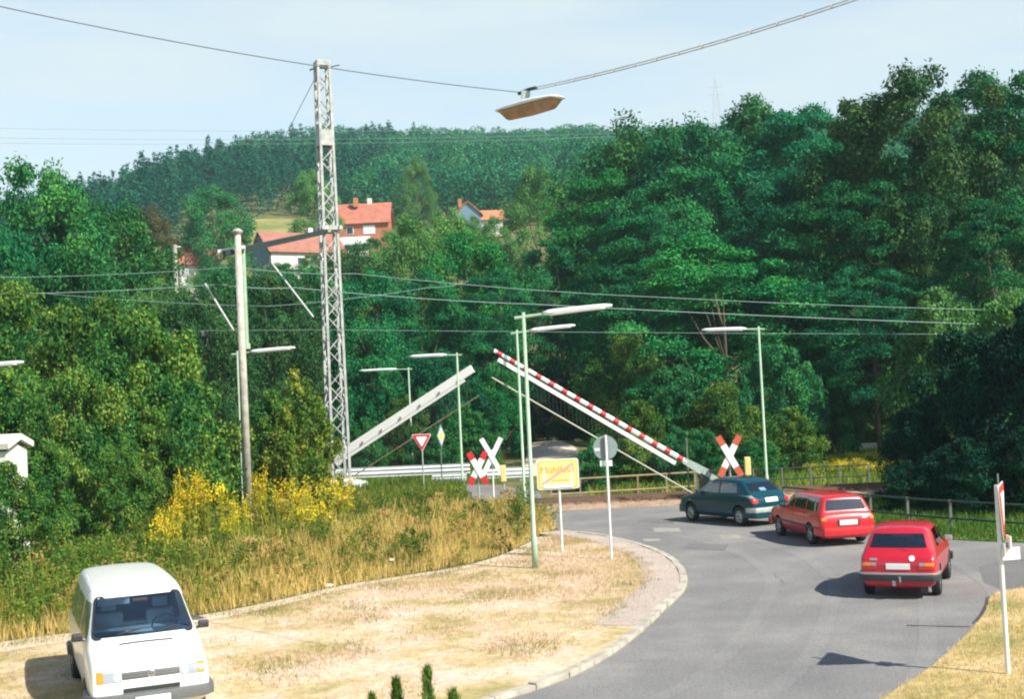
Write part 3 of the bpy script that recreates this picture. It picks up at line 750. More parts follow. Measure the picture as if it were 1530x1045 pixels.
def make_car(name, label, loc, phi, paint, L_, H, W_, hood, belt, cowl, wtop, rtop, rbot, wb, wr, wins, kind, cat='car'):
    root = thing(name, loc, label, cat, math.radians(90 - phi)); w = W_ / 2; f = L_ / 2
    fx = wb / 2 + .03; rx = -wb / 2 + .03
    ws = [(fx, w - .10), (fx, -(w - .10)), (rx, w - .10), (rx, -(w - .10))]
    B = Body(std_stations(L_, H, W_, hood, belt, cowl, wtop, rtop, rbot), root, paint, ws, wr + .045)
    fw_q = [(-.80 * w, belt + .07), (.80 * w, belt + .07), (.66 * w, H - .12), (-.66 * w, H - .12)]
    rw_z0 = belt + (.10 if kind != 'wagon' else .07)
    rw_q = [(.74 * w, rw_z0), (-.74 * w, rw_z0), (-.64 * w, H - .14), (.64 * w, H - .14)]
    for q in wins: B.cut(rquad(q, rnd=.16), 'y', -2, 2)
    B.cut(rquad(fw_q, rnd=.12), 'x', -.1, 4); B.cut(rquad(rw_q, rnd=.12), 'x', -4, .1)
    B.finish()
    for q in wins:
        for s_ in ('y+', 'y-'): B.patch('side_window', q, s_, MT['glass'], .002, rnd=.03)
    B.patch('windscreen', fw_q, 'x+', MT['glass'], .002, rnd=.03)
    B.patch('rear_window', rw_q, 'x-', MT['glass'], .002, rnd=.03)
    seats(root, (.15, -.75), w, belt - .1, .38)
    for x, y in ws: wheel(root, x, (w - .10) * (1 if y > 0 else -1), wr)
    for s_ in (1, -1): mirror(root, cowl - .25, s_ * w * .93, belt + .06, MT['plastic'] if kind != 'hatch' else MT['chrome'], s_)
    return root, B

# red hatchback, the rear one of the queue
L_, W_ = 3.75, 1.62
root, B = make_car('hatchback', 'boxy red hatchback with tow bar and dark bumper, last car of the queue', (9.25, 29.9, 0), 24, MT['red_paint'],
    L_, 1.40, W_, .86, .90, .85, .22, -1.28, -1.72, 2.35, .29,
    [[(.62, .95), (-.05, .95), (-.05, 1.28), (.22, 1.28)], [(-.12, .95), (-.95, .95), (-.80, 1.28), (-.12, 1.28)]], 'hatch')
f = L_ / 2; w = W_ / 2
bumper(root, 'rear_bumper', f, w, .44, .13, MT['plastic'])
bumper(root, 'bumper_trim', f, w + .002, .515, .035, MT['chrome'], proud=.035)
bumper(root, 'front_bumper', f, w, .46, .13, MT['plastic'], sign=1)
for s_ in (1, -1):
    B.patch('tail_light', [(s_ * .74, .60), (s_ * .42, .60), (s_ * .42, .73), (s_ * .74, .73)], 'x-', MT['lamp_red'], .008)
    B.patch('indicator', [(s_ * .74, .665), (s_ * .56, .665), (s_ * .56, .728), (s_ * .74, .728)], 'x-', MT['lamp_orange'], .012)
    B.patch('reversing_light', [(s_ * .555, .665), (s_ * .45, .665), (s_ * .45, .728), (s_ * .555, .728)], 'x-', MT['lamp_clear'], .012)
    B.patch('headlight', [(s_ * .68, .56), (s_ * .45, .56), (s_ * .45, .72), (s_ * .68, .72)], 'x+', MT['lamp_clear'], .008)
B.patch('number_plate', [(.24, .60), (-.26, .60), (-.26, .715), (.24, .715)], 'x-', MT['plate'], .014)
st_ = B.patch('sticker', [(-.36, .76), (-.24, .76), (-.24, .86), (-.36, .86)], 'x-', MT['plate'], .010, rnd=.5)
B.patch('badge', [(.58, .77), (.42, .77), (.42, .81), (.58, .81)], 'x-', MT['chrome'], .010)
MB().tube([(-f + .1, -.05, .36), (-f - .10, -.05, .36), (-f - .14, -.05, .40), (-f - .14, -.05, .47)], [.02, .02, .02, .035], 8).build('tow_bar', MT['chrome'], root)
MB().box((-f - .09, .08, .33), (.05, .07, .10)).build('tow_socket', MT['steel'], root, bevel=.01)
MB().box((-f + .12, -.52, .22), (.02, .16, .20)).build('mud_flap', MT['plastic'], root)
wp = B.patch('wiper', [(.02, .985), (-.0, .985), (-.20, .955), (-.18, .945)], 'x-', MT['plastic'], .014, nx=6, ny=2)
seam(B, .80, .32, .90); seam(B, -.12, .30, .92)

root.scale = (1.04, 1.05, 1.13)
# red estate
L_, W_ = 4.25, 1.68
root, B = make_car('station_wagon', 'bright red estate car with red bumper in the middle of the queue', (9.55, 39.75, 0), -9, MT['red_paint2'],
    L_, 1.44, W_, .88, .93, .95, .35, -1.82, -2.0, 2.5, .29,
    [[(.78, .98), (.05, .98), (.05, 1.33), (.36, 1.33)], [(-.01, .98), (-.82, .98), (-.82, 1.34), (-.01, 1.34)], [(-.89, .98), (-1.72, .98), (-1.60, 1.33), (-.89, 1.34)]], 'wagon')
f = L_ / 2; w = W_ / 2
bumper(root, 'rear_bumper', f, w, .43, .22, MT['red_paint2'], proud=.05)
bumper(root, 'front_bumper', f, w, .43, .20, MT['red_paint2'], sign=1)
for s_ in (1, -1):
    B.patch('tail_light', [(s_ * .80, .57), (s_ * .66, .57), (s_ * .66, .74), (s_ * .80, .74)], 'x-', MT['lamp_red'], .010)
    B.patch('indicator', [(s_ * .80, .74), (s_ * .66, .74), (s_ * .66, .82), (s_ * .80, .82)], 'x-', MT['lamp_orange'], .010)
    B.patch('headlight', [(s_ * .74, .60), (s_ * .45, .60), (s_ * .45, .72), (s_ * .74, .72)], 'x+', MT['lamp_clear'], .008)
    B.patch('side_trim', [(1.95, .48), (-1.95, .48), (-1.95, .545), (1.95, .545)], 'y+' if s_ > 0 else 'y-', MT['plastic'], .012, nx=30, ny=2)
B.patch('plate_recess', [(.34, .58), (-.34, .58), (-.34, .75), (.34, .75)], 'x-', MT['plastic'], .008)
B.patch('number_plate', [(.27, .60), (-.27, .60), (-.27, .735), (.27, .735)], 'x-', MT['plate'], .018)
B.patch('badge', [(-.42, .76), (-.58, .76), (-.58, .80), (-.42, .80)], 'x-', MT['chrome'], .010)
seam(B, .02, .28, .95); seam(B, -.86, .40, .95); seam(B, .95, .3, .9)

root.scale = (1.05, 1.05, 1.07)
# teal hatchback
L_, W_ = 3.80, 1.64
root, B = make_car('hatchback', 'dark teal hatchback with pale bumper strip, first car of the queue', (7.85, 45.75, 0), -31, MT['teal_paint'],
    L_, 1.42, W_, .84, .93, .98, .30, -1.20, -1.70, 2.45, .29,
    [[(.78, .98), (-.18, .98), (-.18, 1.31), (.30, 1.31)], [(-.26, .98), (-1.10, 1.0), (-.98, 1.27), (-.26, 1.31)]], 'hatch2')
f = L_ / 2; w = W_ / 2
bumper(root, 'rear_bumper', f, w, .40, .24, MT['teal_paint'], proud=.05)
bumper(root, 'bumper_strip', f, w + .004, .50, .14, MT['steel'], proud=.062, side=.3)
bumper(root, 'front_bumper', f, w, .42, .24, MT['teal_paint'], sign=1)
for s_ in (1, -1):
    B.patch('tail_light', [(s_ * .77, .70), (s_ * .58, .70), (s_ * .58, .84), (s_ * .77, .84)], 'x-', MT['lamp_red'], .010, rnd=.2)
    B.patch('indicator', [(s_ * .77, .845), (s_ * .64, .845), (s_ * .68, .93), (s_ * .77, .93)], 'x-', MT['lamp_clear'], .010)
    B.patch('headlight', [(s_ * .74, .58), (s_ * .45, .58), (s_ * .45, .70), (s_ * .74, .70)], 'x+', MT['lamp_clear'], .008)
    B.patch('side_repeater', [(1.30, .68), (1.22, .68), (1.22, .71), (1.30, .71)], 'y+' if s_ > 0 else 'y-', MT['lamp_orange'], .006)
B.patch('number_plate', [(.26, .72), (-.26, .72), (-.26, .84), (.26, .84)], 'x-', MT['plate'], .014)
B.patch('window_sticker', [(.16, 1.06), (-.10, 1.06), (-.10, 1.15), (.16, 1.15)], 'x-', MT['plate'], -.02)
seam(B, .95, .3, .92); seam(B, -.30, .3, .95)

root.scale = (1.10, 1.10, 1.17)
# white car waiting beyond the crossing, mostly hidden in the weeds
p = at(503, 740, 67)
root, B = make_car('hatchback', 'white car half hidden by the shrubs at the foot of the lattice mast', (p.x - .3, 67, 0), 95, MT['white_paint'],
    3.9, 1.42, 1.64, .84, .93, .98, .30, -1.25, -1.75, 2.45, .29,
    [[(.78, .98), (-.18, .98), (-.18, 1.31), (.30, 1.31)], [(-.26, .98), (-1.10, 1.0), (-.98, 1.27), (-.26, 1.31)]], 'hatch2')
bumper(root, 'front_bumper', 1.95, .82, .42, .22, MT['grey_plastic'], sign=1)
bumper(root, 'rear_bumper', 1.95, .82, .42, .22, MT['grey_plastic'])
for s_ in (1, -1): B.patch('headlight', [(s_ * .74, .58), (s_ * .45, .58), (s_ * .45, .70), (s_ * .74, .70)], 'x+', MT['lamp_clear'], .008)

# white van
VX, VY, VPHI = -7.02, 22.3, 157
root = thing('van', (VX, VY, 0.075), 'white van with black grille and orange indicators parked nose forward on the dry lawn', 'van', math.radians(90 - VPHI))
w = .92; H = 1.94
vst = [
    (2.36, .42, .62, .74, .79, .76, .66, .66),
    (2.32, .27, .74, .83, .87, .83, .78, .74),
    (2.22, .22, .90, .86, .90, .85, .97, .77),
    (1.66, .22, 1.10, .87, .915, .87, 1.17, .79),
    (1.52, .22, 1.14, .87, .92, .88, 1.26, .78),
    (.92, .22, 1.16, .87, .92, .885, H - .13, .715),
    (.74, .22, 1.16, .87, .92, .885, H - .05, .73),
    (.3, .22, 1.16, .87, .92, .885, H - .01, .74),
    (-1.0, .22, 1.16, .87, .92, .88, H, .73),
    (-2.10, .22, 1.16, .86, .91, .87, H - .03, .69),
    (-2.26, .24, 1.14, .85, .90, .86, H - .10, .66),
    (-2.34, .30, 1.05, .83, .88, .85, 1.25, .74),
    (-2.37, .40, .90, .78, .84, .80, 1.00, .68)]
ws = [(1.43, w - .1), (1.43, -(w - .1)), (-1.49, w - .1), (-1.49, -(w - .1))]
B = Body(vst, root, MT['white_paint'], ws, .365)
fq = [(-.77, 1.235), (.77, 1.235), (.655, 1.76), (-.655, 1.76)]
B.cut(rquad(fq, rnd=.14), 'x', .05, 4)
dq = [(1.36, 1.20), (.40, 1.18), (.40, 1.70), (.92, 1.70)]
B.cut(rquad(dq, rnd=.14), 'y', -2, 2)
B.finish()
seal = [(-.80, 1.205), (.80, 1.205), (.68, 1.785), (-.68, 1.785)]
# rubber seal as a frame round the pane
o1 = rquad([Vector(p) for p in seal], rnd=.14); o2 = rquad([Vector(p) for p in [(-.765, 1.24), (.765, 1.24), (.65, 1.755), (-.65, 1.755)]], rnd=.14)
def skin(p, off): h, n_, _, _ = B.bvh.ray_cast(Vector((8, p[0], p[1])), Vector((-1, 0, 0))); return h + (n_ if n_.x > 0 else -n_) * off
fr_ = MB(); k = len(o1); fr_.add([skin(p, .006) for p in o1] + [skin(p, .006) for p in o2], [(i, (i + 1) % k, k + (i + 1) % k, k + i) for i in range(k)])
fr_.build('windscreen_seal', MT['plastic'], root)
B.patch('windscreen', fq, 'x+', MT['glass'], .003, rnd=.03, nx=16, ny=10)
for s_ in ('y+', 'y-'):
    B.patch('side_window', dq, s_, MT['glass'], .003, rnd=.03)
    B.patch('side_window', [(.24, 1.17), (-.85, 1.17), (-.85, 1.70), (.24, 1.70)], s_, MT['window'], .006, rnd=.04)
    B.patch('side_window', [(-1.0, 1.17), (-2.08, 1.17), (-2.02, 1.68), (-1.0, 1.70)], s_, MT['window'], .006, rnd=.04)
    seam(B, 1.42, .35, 1.15, (s_,)); seam(B, .32, .30, 1.80, (s_,)); seam(B, -.92, .35, 1.80, (s_,))
# cab interior
MB().box((1.30, 0, 1.20), (.42, 1.5, .10)).build('dashboard', MT['interior'], root, bevel=.03)
MB().box((.1, 0, 1.45), (.03, 1.3, .60)).build('bulkhead', MT['interior'], root)
for y in (-.42, .42):
    s0 = MB().box((.42, y, 1.26), (.14, .46, .34)).build('seat', MT['seat_cloth'], root, bevel=.04)
    MB().box((.40, y, 1.54), (.10, .25, .17)).build('headrest', MT['seat_cloth'], s0, bevel=.03)
MB().box((.93, -.38, 1.70), (.02, .50, .13)).build('sun_visor', MT['plate'], root, bevel=.005)
MB().box((1.05, 0.02, 1.69), (.03, .24, .07)).build('rear_view_mirror', MT['plastic'], root, bevel=.01)
MB().box((1.38, -.05, 1.262), (.16, .42, .015)).build('paper', MT['plate'], root)
sw = MB(); sw.tube([(1.05 + .05 * math.sin(a), .40 + .2 * math.cos(a), 1.26 + .17 * math.sin(a)) for a in np.linspace(0, 6.283, 21)], .014, 6).build('steering_wheel', MT['plastic'], root)
for s_ in (1, -1):
    hl = B.patch('headlight', [(s_ * .70, .70), (s_ * .44, .70), (s_ * .44, .845), (s_ * .70, .845)], 'x+', MT['lamp_clear'], .008)
    B.patch('bulb', [(s_ * .55, .715), (s_ * .455, .715), (s_ * .455, .83), (s_ * .55, .83)], 'x+', MT['white'], .014, parent=hl, rnd=.5)
    B.patch('indicator', [(s_ * .80, .70), (s_ * .705, .70), (s_ * .705, .86), (s_ * .80, .86)], 'x+', MT['lamp_orange'], .010)
    mirror(root, 1.30, s_ * (w - .03), 1.24, MT['plastic'], s_)
g_ = B.patch('grille', [(-.43, .725), (.43, .725), (.43, .825), (-.43, .825)], 'x+', MT['plastic'], .010, nx=16, ny=3)
for z in (.752, .790):
    B.patch('grille_slat', [(-.42, z), (.42, z), (.42, z + .008), (-.42, z + .008)], 'x+', MT['grey_plastic'], .018, parent=root, nx=16, ny=1)
em = MB(); c0 = B.bvh.ray_cast(Vector((8, 0, .775)), Vector((-1, 0, 0)))[0] + Vector((.022, 0, 0))
em.tube([c0 + Vector((0, .052 * math.cos(a), .052 * math.sin(a))) for a in np.linspace(0, 6.283, 25)], .006, 6)
for (a, b) in (((-.026, .044), (-.012, .004)), ((-.012, .004), (0, .028)), ((0, .028), (.012, .004)), ((.012, .004), (.026, .044)), ((-.045, .018), (-.018, -.046)), ((-.018, -.046), (0, -.008)), ((0, -.008), (.018, -.046)), ((.018, -.046), (.045, .018))):
    em.bar(c0 + Vector((0, a[0], a[1])), c0 + Vector((0, b[0], b[1])), .009, .009)
em.build('emblem', MT['chrome'], root)
B.patch('bonnet_vent', [(1.78, -.40), (1.78, .42), (1.745, .42), (1.745, -.40)], 'z+', MT['plastic'], .006, nx=12, ny=1)
B.patch('lower_intake', [(-.42, .535), (.42, .535), (.42, .60), (-.42, .60)], 'x+', MT['plastic'], .010, nx=16, ny=2)
bumper(root, 'front_bumper', 2.36, w, .44, .17, MT['grey_plastic'], sign=1, side=.6)
bumper(root, 'rear_bumper', 2.36, w, .44, .17, MT['grey_plastic'], side=.5)
MB().box((2.46, .0, .42), (.015, .52, .11)).build('number_plate', MT['plate'], root, bevel=.004)
for s_ in (1, -1):
    a = skin((s_ * .30 - .1, 1.25), .02); b = skin((s_ * .30 + .26, 1.30), .02)
    MB().bar(a, b, .018, .018).build('wiper', MT['plastic'], root)
    B.patch('roof_gutter', [(.6, s_ * .70), (-2.1, s_ * .71), (-2.1, s_ * .725), (.6, s_ * .715)], 'z+', MT['steel'], .004, nx=20, ny=1)
for x, y in ws: wheel(root, x, y, .32, .2)
root.scale = (1.18, 1.03, 1.04)

# ------------------------------------------------------------------ street lamps
def street_lamp(base, h, sgn, label, head=2.0, arm=.55, up=.10, yaw=0.0, r=.062):
    root = thing('street_lamp', base, label, 'street lamp', yaw, 'tubular street lamps along the road')
    MB().tube([(0, 0, 0), (0, 0, .9), (0, 0, .92), (0, 0, h)], [r * 1.45, r * 1.4, r, r * .8], 12).build('post', MT['green_post'], root).data.shade_smooth()
    MB().tube([(-sgn * .26, 0, h - .13 - .26 * up), (sgn * arm, 0, h - .13 + arm * up)], [.05, .04], 10).build('arm', MT['green_post'], root)
    m = MB(); pts = []; rr = []
    for i in range(11):
        t = i / 10; x = arm + head * t; pts.append((sgn * x, 0, h - .13 + arm * up + head * (up * t - .05 * t * t * .6) + .02)); rr.append(.115 * (1 - .25 * t) * (1.0 if 0 < i < 10 else .55))
    m.tube(pts, rr, 12, sq=.75); m.build('lamp_housing', MT['lamp_shell'], root).data.shade_smooth()
    m = MB(); m.tube([(p[0], p[1], p[2] - .045) for p in pts[1:-1]], [q * .85 for q in rr[1:-1]], 12, sq=.62); m.build('lamp_diffuser', MT['lamp_glass'], root).data.shade_smooth()
    return root
street_lamp(gp(800, 850, .075), 7.3, 1, 'tall lamp post nearest the camera on the dry lawn, arm pointing right')
street_lamp(gp(785, 768), 7.8, 1, 'lamp post right behind the nearest one, its arm just below and pointing right', head=1.95)
q = at(1147, 740, 55.5); street_lamp((q.x, q.y, 0), 7.6, -1, 'lamp post right of the right hand crossbuck, arm pointing left', up=.05)
q = at(692, 735, 66); street_lamp((q.x, q.y, 0), 7.45, -1, 'lamp post just left of the two crossbucks, arm pointing left', up=.03)
q = at(617, 705, 85); street_lamp((q.x, q.y, 0), 7.3, -1, 'far lamp post behind the guardrail, left of the yield sign', head=2.6, arm=.8, up=.03)
q = at(364, 765, 54.5); street_lamp((q.x, q.y, 0), 7.55, 1, 'lamp post hidden behind the concrete mast, arm pointing right', up=.08)
q = at(-72, 800, 41); street_lamp((q.x, q.y, 0), 6.85, 1, 'lamp head reaching in over the shrubs at the left edge', up=.08)

# lamp hanging on span wires
A_ = at(747, 168, 24.3); B_ = at(838, 144, 23.0)
ctr = (A_ + B_) / 2; ax = (B_ - A_).normalized(); Lh = (B_ - A_).length / 2
root = thing('hanging_lamp', ctr, 'long hanging street lamp with brown diffuser on cables against the sky', 'street lamp')
sx = Vector((0, 0, 1)).cross(ax).normalized(); uz = ax.cross(sx) * 1
if uz.z < 0: uz = -uz
def loft(secs, nseg=14):
    m = MB(); vs = []; fs = []
    for s_, wd, hi, lo in secs:
        for k in range(nseg):
            a = 2 * math.pi * k / nseg; c = math.cos(a); z = math.sin(a)
            vs.append(ax * s_ + sx * c * wd + uz * (z * hi if z > 0 else z * lo))
    for i in range(len(secs) - 1):
        for k in range(nseg):
            a = i * nseg + k; b = i * nseg + (k + 1) % nseg; fs.append((a, b, b + nseg, a + nseg))
    fs += [tuple(range(nseg)), tuple(range((len(secs) - 1) * nseg, len(secs) * nseg))]
    return m.add(vs, fs)
loft([(-Lh, .10, .01, .005), (-Lh + .08, .21, .05, .01), (-Lh * .4, .24, .10, .012), (0, .24, .12, .012), (Lh * .4, .24, .10, .012), (Lh - .08, .21, .05, .01), (Lh, .10, .01, .005)]).build('canopy', MT['lamp_shell'], root).data.shade_smooth()
loft([(-Lh + .10, .16, .0, .03), (-Lh + .26, .19, .0, .20), (0, .20, .0, .22), (Lh - .26, .19, .0, .20), (Lh - .10, .16, .0, .03)], 16).build('diffuser', MT['diffuser'], root).data.shade_smooth()
MB().box((0, 0, 0), (.18, .16, .20)).build('hanger', MT['barrier_grey'], root, bevel=.02).location = uz * .18 + ax * -.1
cl = MB(); cl.tube([uz * .27 - ax * .30, uz * .30, uz * .29 + ax * .2], .035, 8); cl.build('cable_clamp', MT['dark_metal'], root)
top = ctr + uz * .30
def wire(name, pts, r, m, label, cat='cable', group=None, seg=5):
    o0 = Vector(pts[0]); w_ = MB(o0); w_.tube(pts, r, seg); o = w_.build(name, m); o.location = o0; tag(o, label, cat, group); return o
def sag(a, b, s_, n=18): return [Vector(a).lerp(Vector(b), i / n) - Vector((0, 0, s_ * 4 * (i / n) * (1 - i / n))) for i in range(n + 1)]
wire('span_cable', sag(at(-60, -4, 19), top - ax * .3, .15), .011, MT['wire_dark'], 'thin dark cable from the top left corner to the hanging lamp', group=None)
right_end = at(1330, -22, 18)
wire('span_cable', sag(top + ax * .2, right_end, .10), .011, MT['steel'], 'upper cable from the hanging lamp to the top right')
pw = thing('power_cable', top, 'lower cable with small pale clips from the hanging lamp to the top right', 'cable')
pts = [p + Vector((0, 0, -.045)) for p in sag(top + ax * .2, right_end, .10)]
wm = MB(top); wm.tube(pts, .010, 5); wm.build('cable', MT['steel'], pw)
cm = 0
for i in range(1, 15):
    t = i / 15; p = (top + ax * .2).lerp(right_end, t) - Vector((0, 0, .1 * 4 * t * (1 - t) + .025))
    MB(top).box(p, (.028, .028, .06)).build('clip', MT['clip'], pw)

# ------------------------------------------------------------------ railway masts
b0 = at(372, 790, 53); base = Vector((b0.x, 53, 0)); topz = at(347, 342, 53).z
root = thing('concrete_mast', base, 'round tapered concrete railway mast rising from the flowering weeds', 'mast')
m = MB(); m.tube([(0, 0, -.3), (0, 0, topz - .25)], [.205, .135], 20); m.build('shaft', MT['concrete'], root).data.shade_smooth()
MB().tube([(0, 0, topz - .25), (0, 0, topz - .15), (0, 0, topz - .10), (0, 0, topz)], [.17, .24, .24, .10], 12).build('cap', MT['concrete'], root)
# lattice mast
mb_ = at(508, 745, 66); mt = at(485, 97, 66); LM = Vector((mb_.x, 66, 0)); LH = mt.z
rz = math.radians(24)
root = thing('lattice_mast', LM, 'very tall grey lattice steel mast standing left of the crossing', 'mast', rz)
lean = 0.0
def hw(z): return .47 + (.31 - .47) * z / LH
zs = [0.0]
while zs[-1] < LH - .6: zs.append(zs[-1] + hw(zs[-1]) * 2.2)
zs[-1] = LH - .35
for sx_, sy_ in ((-1, -1), (1, -1), (1, 1), (-1, 1)):
    m = MB(); m.bar((sx_ * hw(0), sy_ * hw(0), -.2), (sx_ * hw(LH), sy_ * hw(LH), LH), .13, .13); m.build('leg', MT['mast'], root)
for face in range(4):
    m = MB(); R3 = Matrix.Rotation(face * math.pi / 2, 3, 'Z')
    for i in range(len(zs) - 1):
        a, b = zs[i], zs[i + 1]; s_ = 1 if i % 2 == 0 else -1
        if i % 6 in (4, 5):
            m.bar(R3 @ Vector((-hw(a), -hw(a), a)), R3 @ Vector((hw(b), -hw(b), b)), .06, .05); m.bar(R3 @ Vector((hw(a), -hw(a) + .05, a)), R3 @ Vector((-hw(b), -hw(b) + .05, b)), .06, .05)
        else:
            m.bar(R3 @ Vector((-s_ * hw(a), -hw(a), a)), R3 @ Vector((s_ * hw(b), -hw(b), b)), .07, .05)
    m.build('bracing', MT['mast'], root)
zc = at(490, 207, 66).z
for k in range(4):
    R3 = Matrix.Rotation(k * math.pi / 2, 3, 'Z')
    MB().box(R3 @ Vector((0, -hw(zc) - .07, zc)), (2 * hw(zc) if k % 2 == 0 else .03, .03 if k % 2 == 0 else 2 * hw(zc), .85)).build('gusset_plate', MT['mast'], root)
MB().box((0, 0, LH + .05), (.78, .78, .3)).build('cap', MT['mast'], root, bevel=.03)
zb = at(490, 342, 66).z
cm_ = MB()
for k in range(4):
    R3 = Matrix.Rotation(k * math.pi / 2, 3, 'Z'); cm_.bar(R3 @ Vector((-hw(zb) - .25, -hw(zb) - .1, zb)), R3 @ Vector((hw(zb) + .25, -hw(zb) - .1, zb)), .12, .22)
cm_.build('collar', MT['mast'], root)
MB().tube([(-.5, -.5, LH - .3), (-.9, -.9, LH - .55)], .05, 6).build('insulator', MT['dark_metal'], root)
MB().tube([(.35, 0, LH - .1), (.95, -.1, LH + .05)], .03, 6).build('top_arm', MT['dark_metal'], root)
# beam from mast to mast, with hanging posts and cantilevers
e0 = at(335, 379, 52.6); e1 = at(487, 346, 65.6)
bm_ = thing('cross_beam', e0, 'dark steel beam running from the concrete mast to the lattice mast', 'beam')
w_ = MB(e0); w_.bar(e0, e1, .16, .26); w_.build('girder', MT['dark_metal'], bm_)
w_ = MB(e0); w_.bar(at(326, 376, 53.4), at(366, 369, 53.4), .16, .14); w_.build('bracket', MT['lamp_shell'], bm_)
d0 = at(362, 372, 54.6); d1 = at(366, 522, 54.6)
w_ = MB(e0); w_.tube([d0, Vector((d0.x, d0.y, d1.z))], .13, 10); w_.build('drop_post', MT['green_post'], bm_)
w_ = MB(e0); w_.tube([Vector((d0.x, d0.y, d1.z + .25)), Vector((d0.x, d0.y, d1.z))], .19, 10); w_.build('drop_post_foot', MT['green_post'], bm_)
for a, b, d in (((306, 424), (349, 494), 54.6), ((405, 392), (468, 474), 64.5)):
    w_ = MB(e0); w_.tube([at(a[0], a[1], d), at(b[0], b[1], d)], .055, 8); w_.build('cantilever', MT['steel'], bm_)
w_ = MB(e0); w_.tube([at(380, 357, 60), at(395, 364, 62), at(404, 380, 64), at(405, 398, 64.5)], .03, 6); w_.build('bow', MT['dark_metal'], bm_)
# overhead wires
GW = 'overhead railway wires'
def poly(*k): return [at(*p) for p in k]
def through(pts, s_=.25):
    out = []
    for i in range(len(pts) - 1): out += sag(pts[i], pts[i + 1], s_, 12)[(0 if i == 0 else 1):]
    return out
wire('overhead_wire', through(poly((-40, 415, 55), (350, 399, 55), (530, 409, 57), (975, 444, 60), (1640, 466, 66)), .12), .015, MT['wire'], 'topmost wire along the track, dropping to the right behind the lamp head', 'wire', GW)
wire('overhead_wire', through(poly((-40, 440, 55), (330, 425, 55), (440, 430, 56), (800, 455, 58), (1640, 490, 66)), .10), .019, MT['wire'], 'second wire from the top, passing just over the upper lamp head', 'wire', GW)
wire('overhead_wire', through(poly((-40, 493, 56), (480, 493, 57), (1640, 500, 66)), .05), .010, MT['wire'], 'lowest level wire, straight across at the height of the middle lamp heads', 'wire', GW)
wire('overhead_wire', through(poly((60, 438, 60), (400, 458, 62), (640, 430, 66), (700, 420, 70)), .10), .012, MT['wire'], 'faint wire crossing between the two masts', 'wire', GW)
for k, (ya, yb) in enumerate(((184, 178), (207, 190), (199, 186))):
    wire('power_line', sag(at(-60, ya + 6, 160), at(1250, yb - 2, 200), 1.2, 24), .022, MT['wire'], ['uppermost faint power line over the wooded hill', 'lowest faint power line over the wooded hill', 'middle faint power line over the wooded hill'][k], 'power line', 'power lines over the hill')
wire('guy_wire', [at(470, 118, 65.5), at(432, 192, 70), at(380, 300, 76)], .018, MT['wire_dark'], 'thin stay wire slanting left from the top of the lattice mast', 'wire')

# ------------------------------------------------------------------ level crossing barriers
def boom_barrier(piv, tip, d0, d1, label, nband, front):
    P0 = at(piv[0], piv[1], d0); P1 = at(tip[0], tip[1], d1); base = Vector((P0.x, P0.y, 0))
    root = thing('crossing_barrier', base, label, 'barrier', 0, 'level crossing barriers')
    ax_ = (P1 - P0); Lb = ax_.length; ax_.normalize(); dn = Vector((0, 0, -1)) - ax_ * Vector((0, 0, -1)).dot(ax_); dn.normalize()
    n_ = ax_.cross(dn)
    q = lambda s_, t, o=0.0: P0 + ax_ * s_ + dn * t + n_ * o
    if front:
        m = MB(base); m.tube([q(.9, 0), q(Lb, 0)], [.115, .085], 10); bo = m.build('boom', MT['white'], root)
        for i in range(nband):
            s0 = 1.1 + (Lb - 1.5) * i / (nband - 1); m = MB(base); rr = .119 - .03 * (s0 / Lb); m.tube([q(s0, 0), q(s0 + .26, 0)], [rr, rr], 10, cap=True); m.build('red_band', MT['red'], root)
        m = MB(base); m.bar(q(1.3, .29), q(Lb - .35, .24), .06, .17, dn); m.build('skirt_rail', MT['white'], root)
    else:
        m = MB(base); m.bar(q(.3, .02), q(Lb, .0), .16, .46, dn); m.build('boom', MT['white'], root)
        m = MB(base); m.bar(q(.3, .36), q(Lb - .75, .31), .10, .18, dn); m.build('skirt_rail', MT['white'], root)
        for i in range(7):
            m = MB(base); s0 = 1.0 + i * (Lb - 2.0) / 6; m.box(q(s0, .14, -.10), (.09, .09, .12)); m.build('reflector', MT['rust'], root)
    off = 1.05 if front else 1.5
    m = MB(base); a = q(-.6 if front else .9, off); b = q(Lb - .5, off)
    m.tube([a, b], .035, 6); m.build('stay_rod', MT['rust'] if not front else MT['stay'], root)
    m = MB(base); nn = 46
    for i in range(nn):
        s0 = 1.4 + (Lb - 1.8) * i / (nn - 1); a = q(s0, .35); ln = (off - .35) / max(.35, -dn.z) * .98
        m.bar(a, a + Vector((0, 0, -ln)), .014, .014)
    m.build('skirt_rods', MT['dark_metal'], root)
    s_ = -1 if tip[0] < piv[0] else 1
    m = MB(base); m.box(Vector((P0.x, P0.y, P0.z / 2 - .1)), (.42, .42, P0.z + .1)); m.build('drive_post', MT['dark_metal'] if front else MT['white'], root, bevel=.03)
    m = MB(base); m.prism([(0, -.20), (1.15, -.13), (1.15, .13), (0, .20)], q(-.1, 0, 0), ax_, dn, .22); m.build('boom_clamp', MT['barrier_grey'] if front else MT['white'], root)
    for o in (-.22, .22):
        m = MB(base); m.bar(q(.1, 0, o), q(-1.3, 0.05, o), .05, .22, dn); m.build('weight_arm', MT['barrier_grey'] if front else MT['white'], root)
    m = MB(base); m.box(q(-1.25, .05), (.36, .56, .48)); m.build('counterweight', MT['dark_metal'] if front else MT['white'], root, bevel=.04)
    return root
boom_barrier((1052, 706), (738, 524), 54.0, 53.0, 'raised crossing boom with red and white bands on the near side', 15, True)
boom_barrier((492, 690), (706, 551), 72.0, 70.0, 'plain white raised crossing boom on the far side, left of the lamp posts', 0, False)
